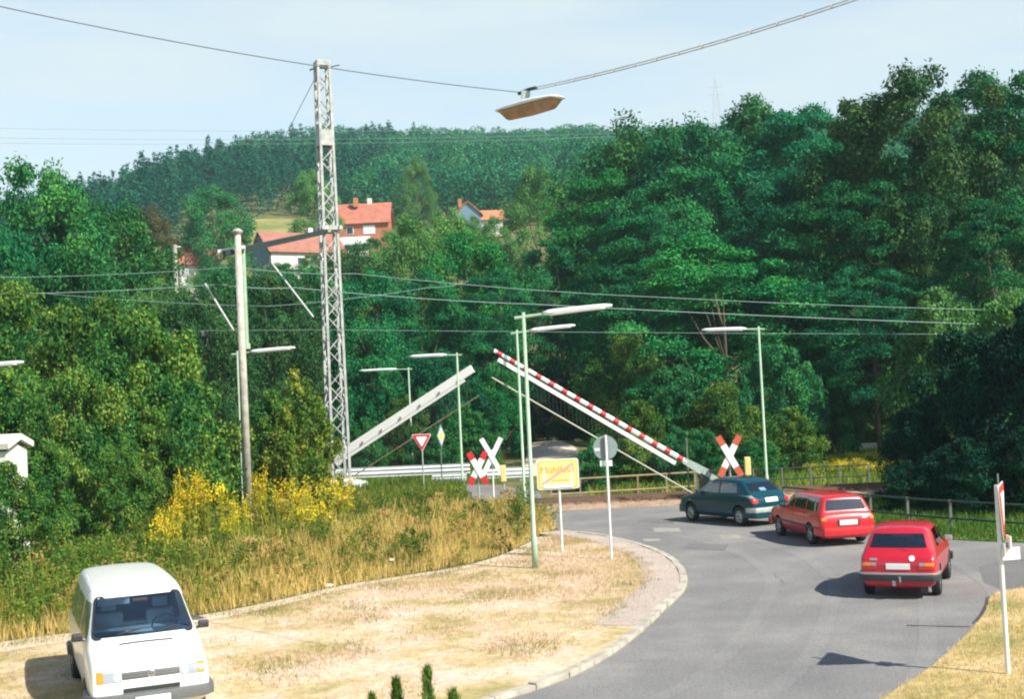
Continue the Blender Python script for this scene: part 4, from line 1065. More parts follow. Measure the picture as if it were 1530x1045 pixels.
q0 = at(1027, 690, 54.3); o = MB(); o.tube([(0, 0, 0), (0, 0, at(1032, 655, 54.3).z)], .04, 8); o = o.build('marker_pole', MT['fence_pale']); o.location = (q0.x, 54.3, 0); tag(o, 'thin pale pole just left of the crossing boom pivot', 'pole')

# ------------------------------------------------------------------ signs
def sign_root(name, px, py, d, label, cat='traffic sign', yaw=0.0, group=None):
    q = at(px, py, d); return thing(name, (q.x, d, 0), label, cat, yaw, group)
def crossbuck(px, py, d, sz, face, label, tipm='red', wd=.22, ang=58, yaw=0.0, front=True):
    root = sign_root('crossbuck', px, py, d, label, 'crossbuck', yaw, 'crossing warning crosses'); z = at(px, py, d).z
    MB().tube([(0, .05, 0), (0, .05, z + (.1 if front else .35))], .045, 8).build('post', MT['steel'] if front else MT['white_post'], root)
    for k, s_ in enumerate((1, -1)):
        a = math.radians(ang) * s_; dx = Vector((math.cos(a), 0, math.sin(a))); yy = -.03 - .035 * k
        def board(t0, t1, nm, mt_):
            m = MB(); u = dx; v = Vector((-dx.z, 0, dx.x)); m.prism([(t0, -wd / 2), (t1, -wd / 2), (t1, wd / 2), (t0, wd / 2)], (0, yy, z), u, v, .02); m.build(nm, MT[mt_], root)
        h = sz / 2; body = face
        board(-h * .55, h * .55, 'arm', body); board(h * .55 + .001, h, 'arm_tip', tipm); board(-h, -h * .55 - .001, 'arm_tip', tipm if face == 'white' and tipm != 'white' else body)
    return root
crossbuck(1090, 682, 53.0, 1.95, 'white', 'red tipped warning cross facing the camera behind the teal car', 'red_faded', .27, 62)
crossbuck(714, 700, 56.5, 1.65, 'white', 'red tipped warning cross in the weeds left of the town sign', 'red', .27, 62)
crossbuck(735, 683, 62.0, 2.1, 'white', 'white back of a warning cross just behind the red tipped one', 'white', .24, 62, front=False)

def tri_sign(px, py, d, sz, label, zc=None, yaw=0.0, hgt=None):
    root = sign_root('yield_sign', px, py, d, label, 'traffic sign', yaw); z = at(px, py, d).z if zc is None else zc; R = sz / math.sqrt(3)
    def tri(r): 
        out = []
        for k in range(3):
            a = math.radians(90 + 120 * k + 180); c = Vector((math.cos(a), math.sin(a))) * r
            for da in (-50, -25, 0, 25, 50): b = a + math.radians(da); out.append((c.x * .88 + math.cos(b) * r * .12, c.y * .88 + math.sin(b) * r * .12))
        return out
    MB().prism(tri(R), (0, 0, z), (1, 0, 0), (0, 0, 1), .012).build('panel_rim', MT['white'], root)
    MB().prism(tri(R * .93), (0, -.010, z), (1, 0, 0), (0, 0, 1), .012).build('red_border', MT['red'], root)
    MB().prism(tri(R * .58), (0, -.020, z), (1, 0, 0), (0, 0, 1), .012).build('panel', MT['white'], root)
    return root, z, R
r1, z, R = tri_sign(630, 658, 64, .95, 'red edged yield triangle facing the camera behind the left weeds')
MB().tube([(0, .05, 0), (0, .05, z + .2)], .04, 8).build('post', MT['steel'], r1)
root = sign_root('priority_road_sign', 659, 655, 66, 'narrow diamond priority road sign turned sideways, right of the yield sign', yaw=math.radians(73)); z = at(659, 652, 66).z
MB().prism([(0, -.62), (.62, 0), (0, .62), (-.62, 0)], (0, 0, z), (1, 0, 0), (0, 0, 1), .02).build('panel', MT['sign_back'], root)
MB().prism([(0, -.46), (.46, 0), (0, .46), (-.46, 0)], (0, -.015, z), (1, 0, 0), (0, 0, 1), .01).build('panel_white', MT['lamp_shell'], root)
MB().prism([(0, -.32), (.32, 0), (0, .32), (-.32, 0)], (0, -.024, z), (1, 0, 0), (0, 0, 1), .01).build('panel_yellow', MT['yellow'], root)
MB().tube([(0, .05, 0), (0, .05, z + .1)], .04, 8).build('post', MT['fence_pale'], root)
# yield sign seen almost edge-on at the right
b = gp(1512, 1008, .03); root, z, R = tri_sign(1512, 1008, b.y, 1.05, 'yield triangle seen nearly edge-on on a white post at the right edge', zc=2.80, yaw=math.radians(65))
root.location = b
MB().tube([(0, .06, 0), (0, .06, 3.12)], .040, 10).build('post', MT['white_post'], root)
MB().prism([(-.17, -.10), (.17, -.10), (.17, .10), (-.17, .10)], (0, -.02, 2.06), (1, 0, 0), (0, 0, 1), .02).build('name_panel', MT['white'], root)
MB().prism([(-.12, -.11), (.12, -.11), (.12, .11), (-.12, .11)], (-.03, -.08, 2.17), (1, .35, 0), (0, 0, 1), .02).build('name_panel', MT['white'], root)
MB().prism([(-.16, -.10), (.16, -.10), (.16, .10), (-.16, .10)], (0, -.10, 1.98), (.6, -.8, 0), (0, 0, 1), .02).build('name_panel', MT['white'], root)
MB().prism([(-.03, -.30), (.03, -.30), (.03, .55), (-.03, .55)], (0, .03, 2.75), (1, 0, 0), (0, 0, 1), .02).build('back_rail', MT['sign_back'], root)
# town exit sign
b = gp(839, 825, .075); root = thing('town_sign', b, 'faded yellow town exit sign with a red diagonal line on a grey post', 'town sign', math.radians(3))
z = 2.42; wS, hS = .66, .47
def rrect(a, c, r=.08):
    out = []
    for sx_, sy_, a0 in ((1, 1, 0), (-1, 1, 90), (-1, -1, 180), (1, -1, 270)):
        for k in range(5): t = math.radians(a0 + k * 22.5); out.append((sx_ * (a - r) + math.cos(t) * r, sy_ * (c - r) + math.sin(t) * r))
    return out
MB().prism(rrect(wS, hS), (0, 0, z), (1, 0, 0), (0, 0, 1), .05).build('panel_rim', MT['lamp_shell'], root)
MB().prism(rrect(wS - .035, hS - .035, .06), (0, -.028, z), (1, 0, 0), (0, 0, 1), .012).build('panel', MT['yellow'], root)
MB().prism(rrect(wS - .09, hS - .09, .05), (0, -.037, z), (1, 0, 0), (0, 0, 1), .008).build('panel_face', MT['yellow_pale'], root)
MB().bar((-.47, -.055, z - .28), (.50, -.055, z + .33), .006, .06, (0, 0, 1)).build('diagonal_line', MT['pink'], root)
def text(body, size, loc, m, parent, name='lettering', xs_=1.0):
    c = bpy.data.curves.new(name, 'FONT'); c.body = body; c.size = size; c.extrude = .002; c.align_x = 'CENTER'; c.align_y = 'CENTER'
    o = bpy.data.objects.new(name, c); COL.objects.link(o); dg = bpy.context.evaluated_depsgraph_get()
    me = bpy.data.meshes.new_from_object(o.evaluated_get(dg)); COL.objects.unlink(o); bpy.data.objects.remove(o)
    me.materials.clear(); me.materials.append(m)
    me.transform(Matrix.Diagonal((xs_, 1, 1, 1))); me.transform(Matrix.Rotation(math.radians(90), 4, 'X')); me.transform(Matrix.Translation(loc))
    return link(bpy.data.objects.new(name, me), parent)
text('Mühlfeld', .31, (-.02, -.045, z + .13), MT['letter'], root)
sm_ = MB()
for k in range(9): sm_.box((-.16 + k * .058, -.043, z - .20 + .004 * (k % 2)), (.036, .004, .045))
sm_.build('small_lettering', MT['letter'], root)
for x in (-.43, .43): MB().box((x, -.044, z - .08), (.05, .006, .58)).build('white_strip', MT['white'], root)
MB().box((0, -.046, z - .37), (.92, .006, .10)).build('white_strip', MT['white'], root)
MB().tube([(.03, .06, 0), (.03, .06, z - .40), (.03, .06, z + .3)], .038, 10).build('post', MT['lamp_shell'], root)
# round sign from behind
b = gp(913, 836, .075); root = thing('round_sign', b, 'back of a round grey traffic sign on a pale post beside the town sign', 'traffic sign'); z = 3.27
disc = [(math.cos(t) * .36, math.sin(t) * .36) for t in np.linspace(0, 6.283, 33)[:-1]]
MB().prism(disc, (0, .06, z), (1, 0, 0), (0, 0, 1), .02).build('disc', MT['sign_back'], root)
MB().box((-.0, .03, z), (.05, .03, .62)).build('back_channel', MT['dark_metal'], root)
MB().tube([(.015, -.03, 0), (.015, -.03, z + .38)], .036, 10).build('post', MT['lamp_shell'], root)
MB().box((0, .05, z - .46), (.36, .02, .17)).build('lower_plate', MT['lamp_shell'], root)
MB().prism([(-.08, -.035), (.08, -.035), (.06, .05), (-.09, .04)], (-.24, .045, z - .05), (1, 0, 0), (0, 0, 1), .006).build('sticker', MT['lamp_shell'], root)
# yellow marker boxes
for (px, py, d, lab) in ((1117, 697, 54, 'yellow equipment box on a post between the crossbuck and the lamp post'), (752, 708, 60, 'yellow marker post right of the white crossbuck back')):
    q = at(px, py, d); root = thing('marker_box', (q.x, d, 0), lab, 'marker post', 0, 'yellow marker boxes')
    MB().box((0, 0, q.z), (.26, .20, .80)).build('box', MT['yellow_pale'], root, bevel=.04)
    MB().tube([(0, 0, 0), (0, 0, q.z)], .05, 8).build('post', MT['steel'], root)
q = at(1203, 661, 78); root = thing('delineator', (q.x, 78, float(terr(q.x, 78))), 'small white roadside post in the shrubs right of the lamp post', 'marker post')
MB().box((0, 0, (q.z + .25) / 2), (.16, .06, q.z + .25)).build('stake', MT['white'], root, bevel=.02)
MB().box((0, -.035, q.z + .1), (.10, .01, .10)).build('reflector', MT['rust'], root)

# ------------------------------------------------------------------ railings and guard rails
def rail_fence(name, pts, zt, zr, label, m_rail, m_post, posts, r=.04, cat='railing'):
    base = Vector((pts[0][0], pts[0][1], 0)); root = thing(name, base, label, cat)
    P = [Vector((p[0], p[1], 0)) for p in pts]
    for z in zr: MB(base).tube([p + Vector((0, 0, z)) for p in P], r, 8).build('rail', m_rail, root)
    L0 = [0]
    for i in range(len(P) - 1): L0.append(L0[-1] + (P[i + 1] - P[i]).length)
    for k in range(posts):
        s_ = L0[-1] * k / (posts - 1); i = max(j for j in range(len(P) - 1) if L0[j] <= s_ + 1e-6); t = (s_ - L0[i]) / (L0[i + 1] - L0[i]); c = P[i].lerp(P[i + 1], t)
        MB(base).box(c + Vector((0, 0, zt / 2)), (.08, .07, zt + .02)).build('post', m_post, root)
    return root
q1 = at(824, 750, 57.6); q2 = at(1040, 740, 58.5)
rail_fence('railing', [(q1.x, 57.6), (q2.x, 58.6)], 1.02, (1.0, .34), 'rusty brown railing beyond the track', MT['rust'], MT['rust'], 6, .045)
q1 = at(1042, 740, 58.8); q2 = at(1300, 740, 58)
rail_fence('railing', [(q1.x, 58.8), (q2.x, 58.0)], 1.02, (1.0, .5), 'thin dark railing behind the teal car and the yellow flowers', MT['fence'], MT['fence_pale'], 7, .03)
fp = [gp(1180, 768), gp(1300, 784), gp(1400, 795), gp(1530, 806), gp(1700, 815)]
rail_fence('railing', [(p.x, p.y + .9) for p in fp], .98, (.95, .40), 'low weathered pipe railing along the green verge on the right', MT['fence'], MT['fence_pale'], 9, .035)
def guardrail(a, b, d0, d1, label, hh=.5, zc=.6, posts=6):
    A = at(a[0], a[1], d0); Bq = at(b[0], b[1], d1); z = (A.z + Bq.z) / 2; A.z = z; Bq.z = z; base = Vector((A.x, A.y, float(terr(A.x, A.y)))); root = thing('guardrail', base, label, 'guardrail', 0, 'steel guardrails by the far road')
    d = (Bq - A).normalized(); n_ = Vector((-d.y, d.x, 0)); prof = [(0, -.5), (-.04, -.38), (.03, -.2), (-.01, 0), (.03, .2), (-.04, .38), (0, .5)]
    vs = [A - n_ * x * 1.5 + Vector((0, 0, y * hh)) for x, y in prof] + [Bq - n_ * x * 1.5 + Vector((0, 0, y * hh)) for x, y in prof]
    MB(base).add(vs, [(i, i + 1, 8 + i, 7 + i) for i in range(6)]).build('beam', MT['lamp_shell'], root)
    for k in range(posts):
        c = A.lerp(Bq, (k + .5) / posts) + n_ * .12; g0 = float(terr(c.x, c.y)); c.z = (z + g0) / 2; MB(base).box(c, (.12, .12, z - g0 + .2)).build('post', MT['steel'], root)
guardrail((470, 711), (702, 698), 77, 76, 'long white guardrail beyond the far road, left of the crossbucks', .62)
guardrail((646, 716), (697, 711), 71, 70.6, 'short lower guardrail in front of the long one', .40, posts=2)
guardrail((728, 709), (794, 704), 73, 73, 'white guardrail piece behind the crossbucks and lamp posts', .60, posts=2)
guardrail((1256, 669), (1340, 665), 84, 84, 'pale guardrail piece above the yellow flowers on the right', .42, posts=3)

# ------------------------------------------------------------------ houses on the slope
def house(px, py, d, w_, dep, eave, ridge, rz, wall, roofm, label, name='house', chim=None, wins=(), gable=None, over=.5):
    q = at(px, py, d); z0 = float(terr(q.x, d)) - .6; zb_ = q.z
    root = thing(name, (q.x, d, z0), label, 'house', rz); e = zb_ - z0   # py is the eave height in the photo
    hw_, hd = w_ / 2, dep / 2; r = e + ridge
    m = MB(); m.add([(-hw_, -hd, 0), (hw_, -hd, 0), (hw_, hd, 0), (-hw_, hd, 0), (-hw_, -hd, e), (hw_, -hd, e), (hw_, hd, e), (-hw_, hd, e), (-hw_, 0, r), (hw_, 0, r)],
        [(0, 1, 5, 4), (2, 3, 7, 6), (1, 2, 6, 9, 5), (3, 0, 4, 8, 7), (0, 3, 2, 1)]); m.build('wall', wall, root)
    if gable:
        for sx_ in (-1, 1):
            m = MB(); m.prism([(-hd - .02, e - 2.2), (hd + .02, e - 2.2), (hd + .02, e), (0, r), (-hd - .02, e)], (sx_ * (hw_ + .06), 0, 0), (0, 1, 0), (0, 0, 1), .1); m.build('gable_cladding', gable, root)
    rf = MB(); sl_ = ridge / hd
    for s_ in (1, -1):
        a = (0, r + .12); b = (s_ * (hd + over), e - over * sl_ + .12); n_ = Vector((0, s_ * sl_, 1)).normalized() * .18
        vs = []
        for x in (-hw_ - over, hw_ + over):
            for (yy, zz) in (a, b): vs += [Vector((x, yy, zz)), Vector((x, yy, zz)) + n_]
        rf.add(vs, [(0, 1, 3, 2), (4, 6, 7, 5), (0, 2, 6, 4), (1, 5, 7, 3), (2, 3, 7, 6), (0, 4, 5, 1)])
    ro = rf.build('roof', roofm, root)
    for cx in (chim or ()): MB().box((cx[0], cx[1], r + .3), (.9, .8, 1.9)).build('chimney', MT['tile_orange'] if cx[2] else MT['wall_white'], ro)
    for (x, z, ww, hh, mt_) in wins:
        f_ = MB().box((x, -hd - .04, e + z), (ww + .25, .08, hh + .25)).build('window', MT['shutter'], root); MB().box((x, -hd - .10, e + z), (ww, .05, hh)).build('pane', MT[mt_], f_)
    return root
house(545, 336, 255, 10.5, 8, 0, 4.2, 0, MT['wall_brick'], MT['tile_red'], 'brick house with bright red tiled roof and chimney right of the lattice mast', chim=[(1.2, 0, 0), (-1.5, -1.5, 1)], wins=[(1.3, -1.6, 2.2, 1.6, 'shutter'), (-2.6, -1.6, 1.2, 1.3, 'window')])
house(722, 332, 280, 8.5, 7, 0, 2.4, 0.05, MT['wall_white'], MT['tile_orange'], 'low orange tiled house half hidden by trees in the centre', chim=[(-2.0, 0, 1)])
house(700, 322, 277, 5.5, 5.5, 0, 2.6, math.radians(90), MT['slate'], MT['tile_orange'], 'orange gabled wing in front of the low orange house', chim=[(0, 1.8, 1)], over=.4)
house(446, 381, 232, 15.0, 9, 0, 3.9, math.radians(33), MT['wall_white'], MT['tile_brown'], 'wide house with dull red roof and blue grey gable between the masts', gable=MT['slate'], wins=[(-1.5, -1.7, 1.3, 1.2, 'window'), (2.0, -1.7, 1.3, 1.2, 'window')], chim=[(2.5, 0, 0)])
house(288, 396, 215, 6.5, 6, 0, 3.6, math.radians(32), MT['wall_white'], MT['tile_red'], 'small house with red roof and dark timber gable left of the concrete mast', gable=MT['wood'])
house(528, 368, 250, 6, 5, 0, 1.6, 0, MT['wall_white'], MT['shutter'], 'small white flat roofed annex below the brick house', wins=[(0, -1.2, 1.2, 1.0, 'window')])
house(-22, 676, 37.6, 1.9, 1.6, 0, .22, 0, MT['wall_white'], MT['wall_white'], 'pale hut wall showing through the shrubs at the left edge', name='hut', over=.15)
# small railway mast posts far left, seen above the shrubs
for (px, pt, pb, d, r, lab) in ((261, 366, 420, 120, .20, 'short pale concrete post below the small red roofed house'), (178, 386, 410, 130, .16, 'small pale post with a bracket far left of the masts'), (309, 480, 545, 90, .10, 'thin signal post with lamp in the trees left of the concrete mast')):
    q = at(px, pt, d); z0 = float(terr(q.x, d)); root = thing('signal_post', (q.x, d, z0), lab, 'post')
    MB().tube([(0, 0, 0), (0, 0, q.z - z0)], r, 8).build('shaft', MT['concrete'] if r > .12 else MT['fence_pale'], root)
    MB().box((.2, 0, q.z - z0 - .2), (.7, .12, .12)).build('bracket', MT['lamp_shell'], root)
    if r < .12: MB().tube([(-.25, 0, q.z - z0 - .9), (-.25, -.2, q.z - z0 - .9)], .22, 10).build('signal_lamp', MT['lamp_clear'], root)
# lattice pylon on the skyline
q = at(1068, 118, 600); z0 = float(terr(q.x, 600)); root = thing('pylon', (q.x, 600, z0), 'faint lattice power pylon on the skyline above the right trees', 'pylon'); Hp = q.z - z0
for sx_, sy_ in ((-1, -1), (1, -1), (1, 1), (-1, 1)): MB().bar((sx_ * 3.4, sy_ * 3.4, 0), (0.2 * sx_, .2 * sy_, Hp), .13, .13).build('leg', MT['steel'], root)
m = MB()
for k in range(9):
    z_a = Hp * (1 - .85 ** k); z_b = Hp * (1 - .85 ** (k + 1)); wa = 3.4 * (1 - z_a / Hp) + .2; wb_ = 3.4 * (1 - z_b / Hp) + .2
    m.bar((-wa, -wa, z_a), (wb_, -wb_, z_b), .08, .08); m.bar((wa, -wa, z_a), (-wb_, -wb_, z_b), .08, .08)
m.build('bracing', MT['steel'], root)
for z in (.80, .9): MB().bar((-3.5, 0, Hp * z), (3.5, 0, Hp * z), .14, .14).build('cross_arm', MT['steel'], root)

# ------------------------------------------------------------------ trees and shrubs: (template, leaves, px, py of the top, depth, width px, name, label, group)
GS = 'shrubs in the left thicket'; GB = 'bushes beyond the track'; GL = 'trees behind the left thicket'
T = [
    ('broadA', 'broad', 35, 243, 85, 210, 'tree', 'dark leafy tree rising into the sky at the left edge', GL),
    ('broadA', 'broad', 140, 296, 92, 170, 'tree', 'mid green tree just right of the dark left edge tree', GL),
    ('broadB', 'robinia', 10, 345, 72, 190, 'tree', 'dark lower tree under the tall left edge tree', GL),
    ('broadB', 'broad', 95, 375, 70, 170, 'tree', 'dark tree behind the wires left of the pale post', GL),
    ('broadB', 'willow', 178, 335, 105, 110, 'tree', 'pale green rounded tree beside the small pale post', GL),
    ('broadA', 'copper', 214, 311, 185, 92, 'tree', 'brownish round tree left of the bright round tree', None),
    ('broadB', 'broad', 318, 282, 215, 128, 'tree', 'big bright round tree above the small red roofed house', None),
    ('wilA', 'willow', 235, 418, 88, 120, 'tree', 'pale bushy tree below the short concrete post', GL),
    ('broadA', 'oak', 292, 425, 84, 100, 'tree', 'olive brown tree left of the concrete mast top half', GL),
    ('broadA', 'broad', 345, 402, 95, 110, 'tree', 'tree directly behind the concrete mast', GL),
    ('broadB', 'oak', 405, 418, 88, 120, 'tree', 'brownish tree between the two railway masts', GL),
    ('broadA', 'broad', 455, 398, 98, 110, 'tree', 'green tree just left of the lattice mast', GL),
    ('broadA', 'willow', 468, 255, 245, 60, 'tree', 'slim pale tree at the field edge left of the lattice mast', None),
    ('broadB', 'robinia', 548, 410, 96, 130, 'tree', 'dark tree right of the lattice mast behind the wires', GB),
    ('wilA', 'willow', 610, 322, 118, 130, 'tree', 'yellow green willow right of the brick house', None),
    ('wilA', 'willow', 668, 318, 122, 120, 'tree', 'yellow green willow below the orange gable', None),
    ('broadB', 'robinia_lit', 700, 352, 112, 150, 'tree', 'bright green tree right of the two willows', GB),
    ('robB', 'robinia', 625, 405, 100, 170, 'tree', 'dark green tree above the white boom', GB),
    ('robA', 'robinia', 735, 405, 104, 170, 'tree', 'dark green tree behind the tips of the two booms', GB),
    ('wilA', 'willow', 800, 250, 160, 130, 'tree', 'tall pale willow left of the big robinias', None),
    ('wilA', 'willow', 620, 235, 260, 70, 'tree', 'pale pointed tree on the slope above the brick house', None),
    ('broadA', 'willow', 870, 262, 190, 90, 'tree', 'pale green tree behind the tall pale willow', None),
    ('robC', 'robinia', 835, 345, 122, 180, 'tree', 'dark tree over the end of the dirt track', GB),
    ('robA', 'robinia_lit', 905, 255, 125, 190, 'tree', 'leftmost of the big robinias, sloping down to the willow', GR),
    ('broadA', 'broad', 985, 182, 132, 150, 'tree', 'yellowish crown on the skyline left of the pylon', GR),
    ('robB', 'broad', 1105, 143, 125, 170, 'tree', 'round crown under the pylon on the skyline', GR),
    ('robA', 'robinia', 1205, 158, 112, 190, 'tree', 'spiky robinia top on the skyline left of the sky gap', GR),
    ('robC', 'robinia', 1045, 232, 112, 260, 'tree', 'broad robinia in front of the pylon crown', GR),
    ('broadB', 'broad', 925, 222, 140, 140, 'tree', 'crown on the slope left of the yellowish skyline crown', GR),
    ('broadA', 'robinia', 1045, 190, 122, 150, 'tree', 'crown filling the skyline left of the pylon crown', GR),
    ('robB', 'robinia', 1155, 168, 118, 150, 'tree', 'crown between the pylon crown and the spiky robinia', GR),
    ('broadA', 'robinia', 1262, 205, 100, 140, 'tree', 'low crown in the sky gap left of the tallest tree', GR),
    ('oakA', 'oak', 1362, 108, 92, 250, 'tree', 'tallest tree, brownish crown right of the sky gap', GR),
    ('robB', 'robinia', 1445, 118, 100, 150, 'tree', 'green crown peeping over the brownish tree on its right', GR),
    ('robA', 'robinia', 1535, 115, 92, 210, 'tree', 'robinia cut by the right edge at the top', GR),
    ('robB', 'robinia', 1160, 262, 98, 270, 'tree', 'robinia filling the middle of the right hand wood', GR),
    ('robA', 'robinia', 960, 312, 102, 230, 'tree', 'shaded robinia above the upper lamp head', GR),
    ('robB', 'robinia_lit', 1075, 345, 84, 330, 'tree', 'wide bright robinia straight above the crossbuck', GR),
    ('robC', 'robinia', 1290, 262, 88, 230, 'tree', 'dark robinia below the sky gap', GR),
    ('oakA', 'oak', 1400, 300, 84, 200, 'tree', 'brown flecked tree under the tallest crown', GR),
    ('robA', 'robinia', 1480, 300, 76, 230, 'tree', 'dark green robinia over the yellow topped shrub on the right', GR),
    ('robC', 'robinia', 1300, 395, 78, 220, 'tree', 'dark robinia right of the wide bright one', GR),
    ('shrC', 'willow', 1402, 434, 70, 115, 'shrub', 'round pale bush at the right in front of the dark trees', None),
    ('broadB', 'robinia', 905, 415, 108, 150, 'tree', 'dark tree beneath the leftmost robinia', GR),
    ('shrB', 'hazel', 935, 488, 94, 150, 'shrub', 'tall bush with yellow tips right of the lamp heads', GB),
    ('shrA', 'broad', 1000, 545, 71, 160, 'shrub', 'rounded green bush behind the raised boom', GB),
    ('shrC', 'hazel', 955, 600, 66, 120, 'shrub', 'low bush behind the brown railing', GB),
    ('shrB', 'hazel', 1075, 575, 68, 140, 'shrub', 'bush right behind the right hand crossbuck', GB),
    ('shrA', 'broad', 1160, 510, 74, 150, 'shrub', 'tall bush behind the right hand lamp post', GB),
    ('shrC', 'hazel', 1180, 610, 67, 110, 'shrub', 'low bush left of the yellow flowers on the right', GB),
    ('shrB', 'broad', 1235, 545, 80, 120, 'shrub', 'bush above the small white roadside post', GB),
    ('shrA', 'hazel', 1320, 545, 88, 170, 'shrub', 'bush above the pale guardrail on the right', GB),
    ('shrA', 'broad', 1045, 640, 63, 110, 'shrub', 'low dark green bush behind the boom pivot', GB),
    ('shrC', 'broad', 885, 668, 63, 80, 'shrub', 'low bush behind the left half of the brown railing', GB),
    ('shrC', 'hazel', 945, 650, 64, 100, 'shrub', 'bush behind the middle of the brown railing', GB),
    ('shrC', 'broad', 1010, 640, 63, 90, 'shrub', 'bush behind the right end of the brown railing', GB),
    ('shrC', 'broad', 1130, 655, 62.5, 90, 'shrub', 'bush behind the thin dark railing right of the crossbuck', GB),
    ('shrC', 'broad', 895, 650, 72, 60, 'shrub', 'small bush right of the dirt track', GB),
    ('shrA', 'dark', 815, 545, 116, 130, 'tree', 'deep shaded tree closing the end of the dirt track', None),  # this tree and the next get near-black leaves in place of deep shade
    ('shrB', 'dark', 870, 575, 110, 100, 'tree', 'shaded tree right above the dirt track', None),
    ('wilA', 'willow', 738, 324, 200, 90, 'tree', 'yellow green tree hiding the walls of the orange roofed house', None),
    ('wilA', 'willow', 585, 345, 140, 90, 'tree', 'yellow green tree hiding the right side of the brick house', None),
    ('wilA', 'willow', 468, 379, 200, 100, 'tree', 'pale tree hiding the wall under the dull red roof', GL),
    ('broadA', 'broad', 420, 393, 195, 80, 'tree', 'green tree under the blue grey gable', GL),
    ('broadA', 'willow', 700, 323, 215, 70, 'tree', 'pale tree in front of the orange gabled wing', None),
    ('wilA', 'willow', 290, 411, 150, 60, 'tree', 'pale tree hiding the wall of the small red roofed house', GL),
    ('broadB', 'broad', 548, 358, 200, 90, 'tree', 'tree hiding the foot of the brick house', None),
    ('wilA', 'willow', 255, 400, 150, 70, 'tree', 'pale tree left of the small red roofed house', GL),
    ('broadB', 'broad', 330, 398, 140, 90, 'tree', 'tree below the small red roofed house', GL),
    ('broadA', 'oak', 515, 372, 118, 80, 'tree', 'olive tree at the right foot of the lattice mast', GB),
    ('shrB', 'robinia', 560, 535, 90, 110, 'shrub', 'dark bush behind the white boom near the mast', GB),
    ('shrA', 'hazel', 600, 590, 86, 80, 'shrub', 'yellowish bush above the long guardrail', GB),
    ('shrA', 'robinia', 655, 520, 88, 120, 'shrub', 'tall dark bush between the two left pointing lamps', GB),
    ('shrC', 'broad', 690, 605, 84, 110, 'shrub', 'green bush above the red tipped cross', GB),
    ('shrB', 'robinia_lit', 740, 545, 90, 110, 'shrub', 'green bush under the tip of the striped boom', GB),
    ('shrC', 'broad', 545, 625, 82, 90, 'shrub', 'low bush below the white boom beside the mast', GB),
    ('shrC', 'broad', 640, 640, 82, 80, 'shrub', 'low bush behind the yield sign', GB),
    ('shrA', 'broad', 1100, 585, 84, 150, 'shrub', 'bush filling the gap right of the crossbuck post', GB),
    ('shrB', 'broad', 1265, 590, 90, 150, 'shrub', 'dense bush under the dark robinia on the right', GB),
    ('broadB', 'robinia', 1240, 470, 96, 170, 'tree', 'dark tree filling the wood behind the small white post', GR),
    ('broadA', 'robinia', 1340, 440, 98, 170, 'tree', 'dark tree low in the wood above the pale guardrail', GR),
    ('broadB', 'robinia', 1000, 470, 100, 160, 'tree', 'dark tree low in the wood above the raised boom', GR),
    ('broadB', 'robinia', 720, 480, 103, 150, 'tree', 'dark tree low in the wood behind the boom tips', GB),
    ('broadA', 'robinia', 590, 480, 98, 130, 'tree', 'dark tree low in the wood above the far lamp', GB),
    # the thicket left of the concrete mast
    ('shrB', 'hazel', 25, 430, 56, 210, 'shrub', 'tall thicket shrub at the left edge over the wires', GS),
    ('shrA', 'hazel', 130, 440, 53, 190, 'shrub', 'highest yellow tipped shrub of the left thicket', GS),
    ('shrB', 'hazel', 215, 470, 51, 170, 'shrub', 'yellow tipped shrub right of the highest one in the thicket', GS),
    ('shrC', 'hazel', 240, 510, 53, 110, 'shrub', 'thicket shrub sloping down beside the concrete mast', GS),
    ('shrA', 'hazel', 250, 575, 52, 80, 'shrub', 'thicket shrub touching the concrete mast', GS),
    ('shrA', 'hazel', 20, 545, 48, 190, 'shrub', 'thicket shrub under the lamp head at the left edge', GS),
    ('shrB', 'hazel', 120, 555, 46.5, 190, 'shrub', 'broad shrub in the middle of the left thicket', GS),
    ('shrC', 'hazel', 200, 590, 48, 150, 'shrub', 'shrub over the goldenrod in the left thicket', GS),
    ('shrB', 'hazel', 232, 640, 48, 100, 'shrub', 'lower shrub left of the concrete mast foot', GS),
    ('shrC', 'hazel', 70, 660, 41, 150, 'shrub', 'low front shrub of the thicket right of the pale hut', GS),
    ('shrA', 'hazel', 175, 665, 42, 150, 'shrub', 'low front shrub left of the goldenrod', GS),
    ('shrC', 'hazel', 8, 694, 35.5, 110, 'shrub', 'low shrub in front of the pale hut at the left edge', GS),
    ('shrC', 'hazel', -40, 700, 39, 130, 'shrub', 'low front shrub cut by the left edge', GS),
    ('shrC', 'hazel', 405, 585, 62, 90, 'shrub', 'round shrub between concrete mast and lattice mast', GS),
    ('shrB', 'hazel', 400, 655, 58, 70, 'shrub', 'low shrub just right of the concrete mast', GS),
    ('sapA', 'yellowing', 448, 560, 58, 70, 'shrub', 'yellowing sapling in front of the lattice mast', 'yellowing saplings'),
    ('sapA', 'yellowing', 480, 600, 59, 40, 'shrub', 'yellowing sapling covering the foot of the lattice mast', 'yellowing saplings'),
    ('sapA', 'yellowing', 422, 615, 57, 50, 'shrub', 'shorter yellowing sapling nearest the concrete mast', 'yellowing saplings'),
    # the dark shrubs on the right
    ('shrB', 'willow', 1520, 440, 52, 160, 'shrub', 'yellow topped shrub at the right edge above the dark thicket', None),
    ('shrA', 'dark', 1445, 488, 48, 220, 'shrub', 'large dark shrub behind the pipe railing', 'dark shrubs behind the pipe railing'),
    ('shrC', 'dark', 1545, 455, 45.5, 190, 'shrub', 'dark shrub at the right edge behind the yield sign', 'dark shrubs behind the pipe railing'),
    ('shrC', 'dark', 1355, 690, 45.5, 110, 'shrub', 'low dark shrub at the left end of the pipe railing', 'dark shrubs behind the pipe railing'),
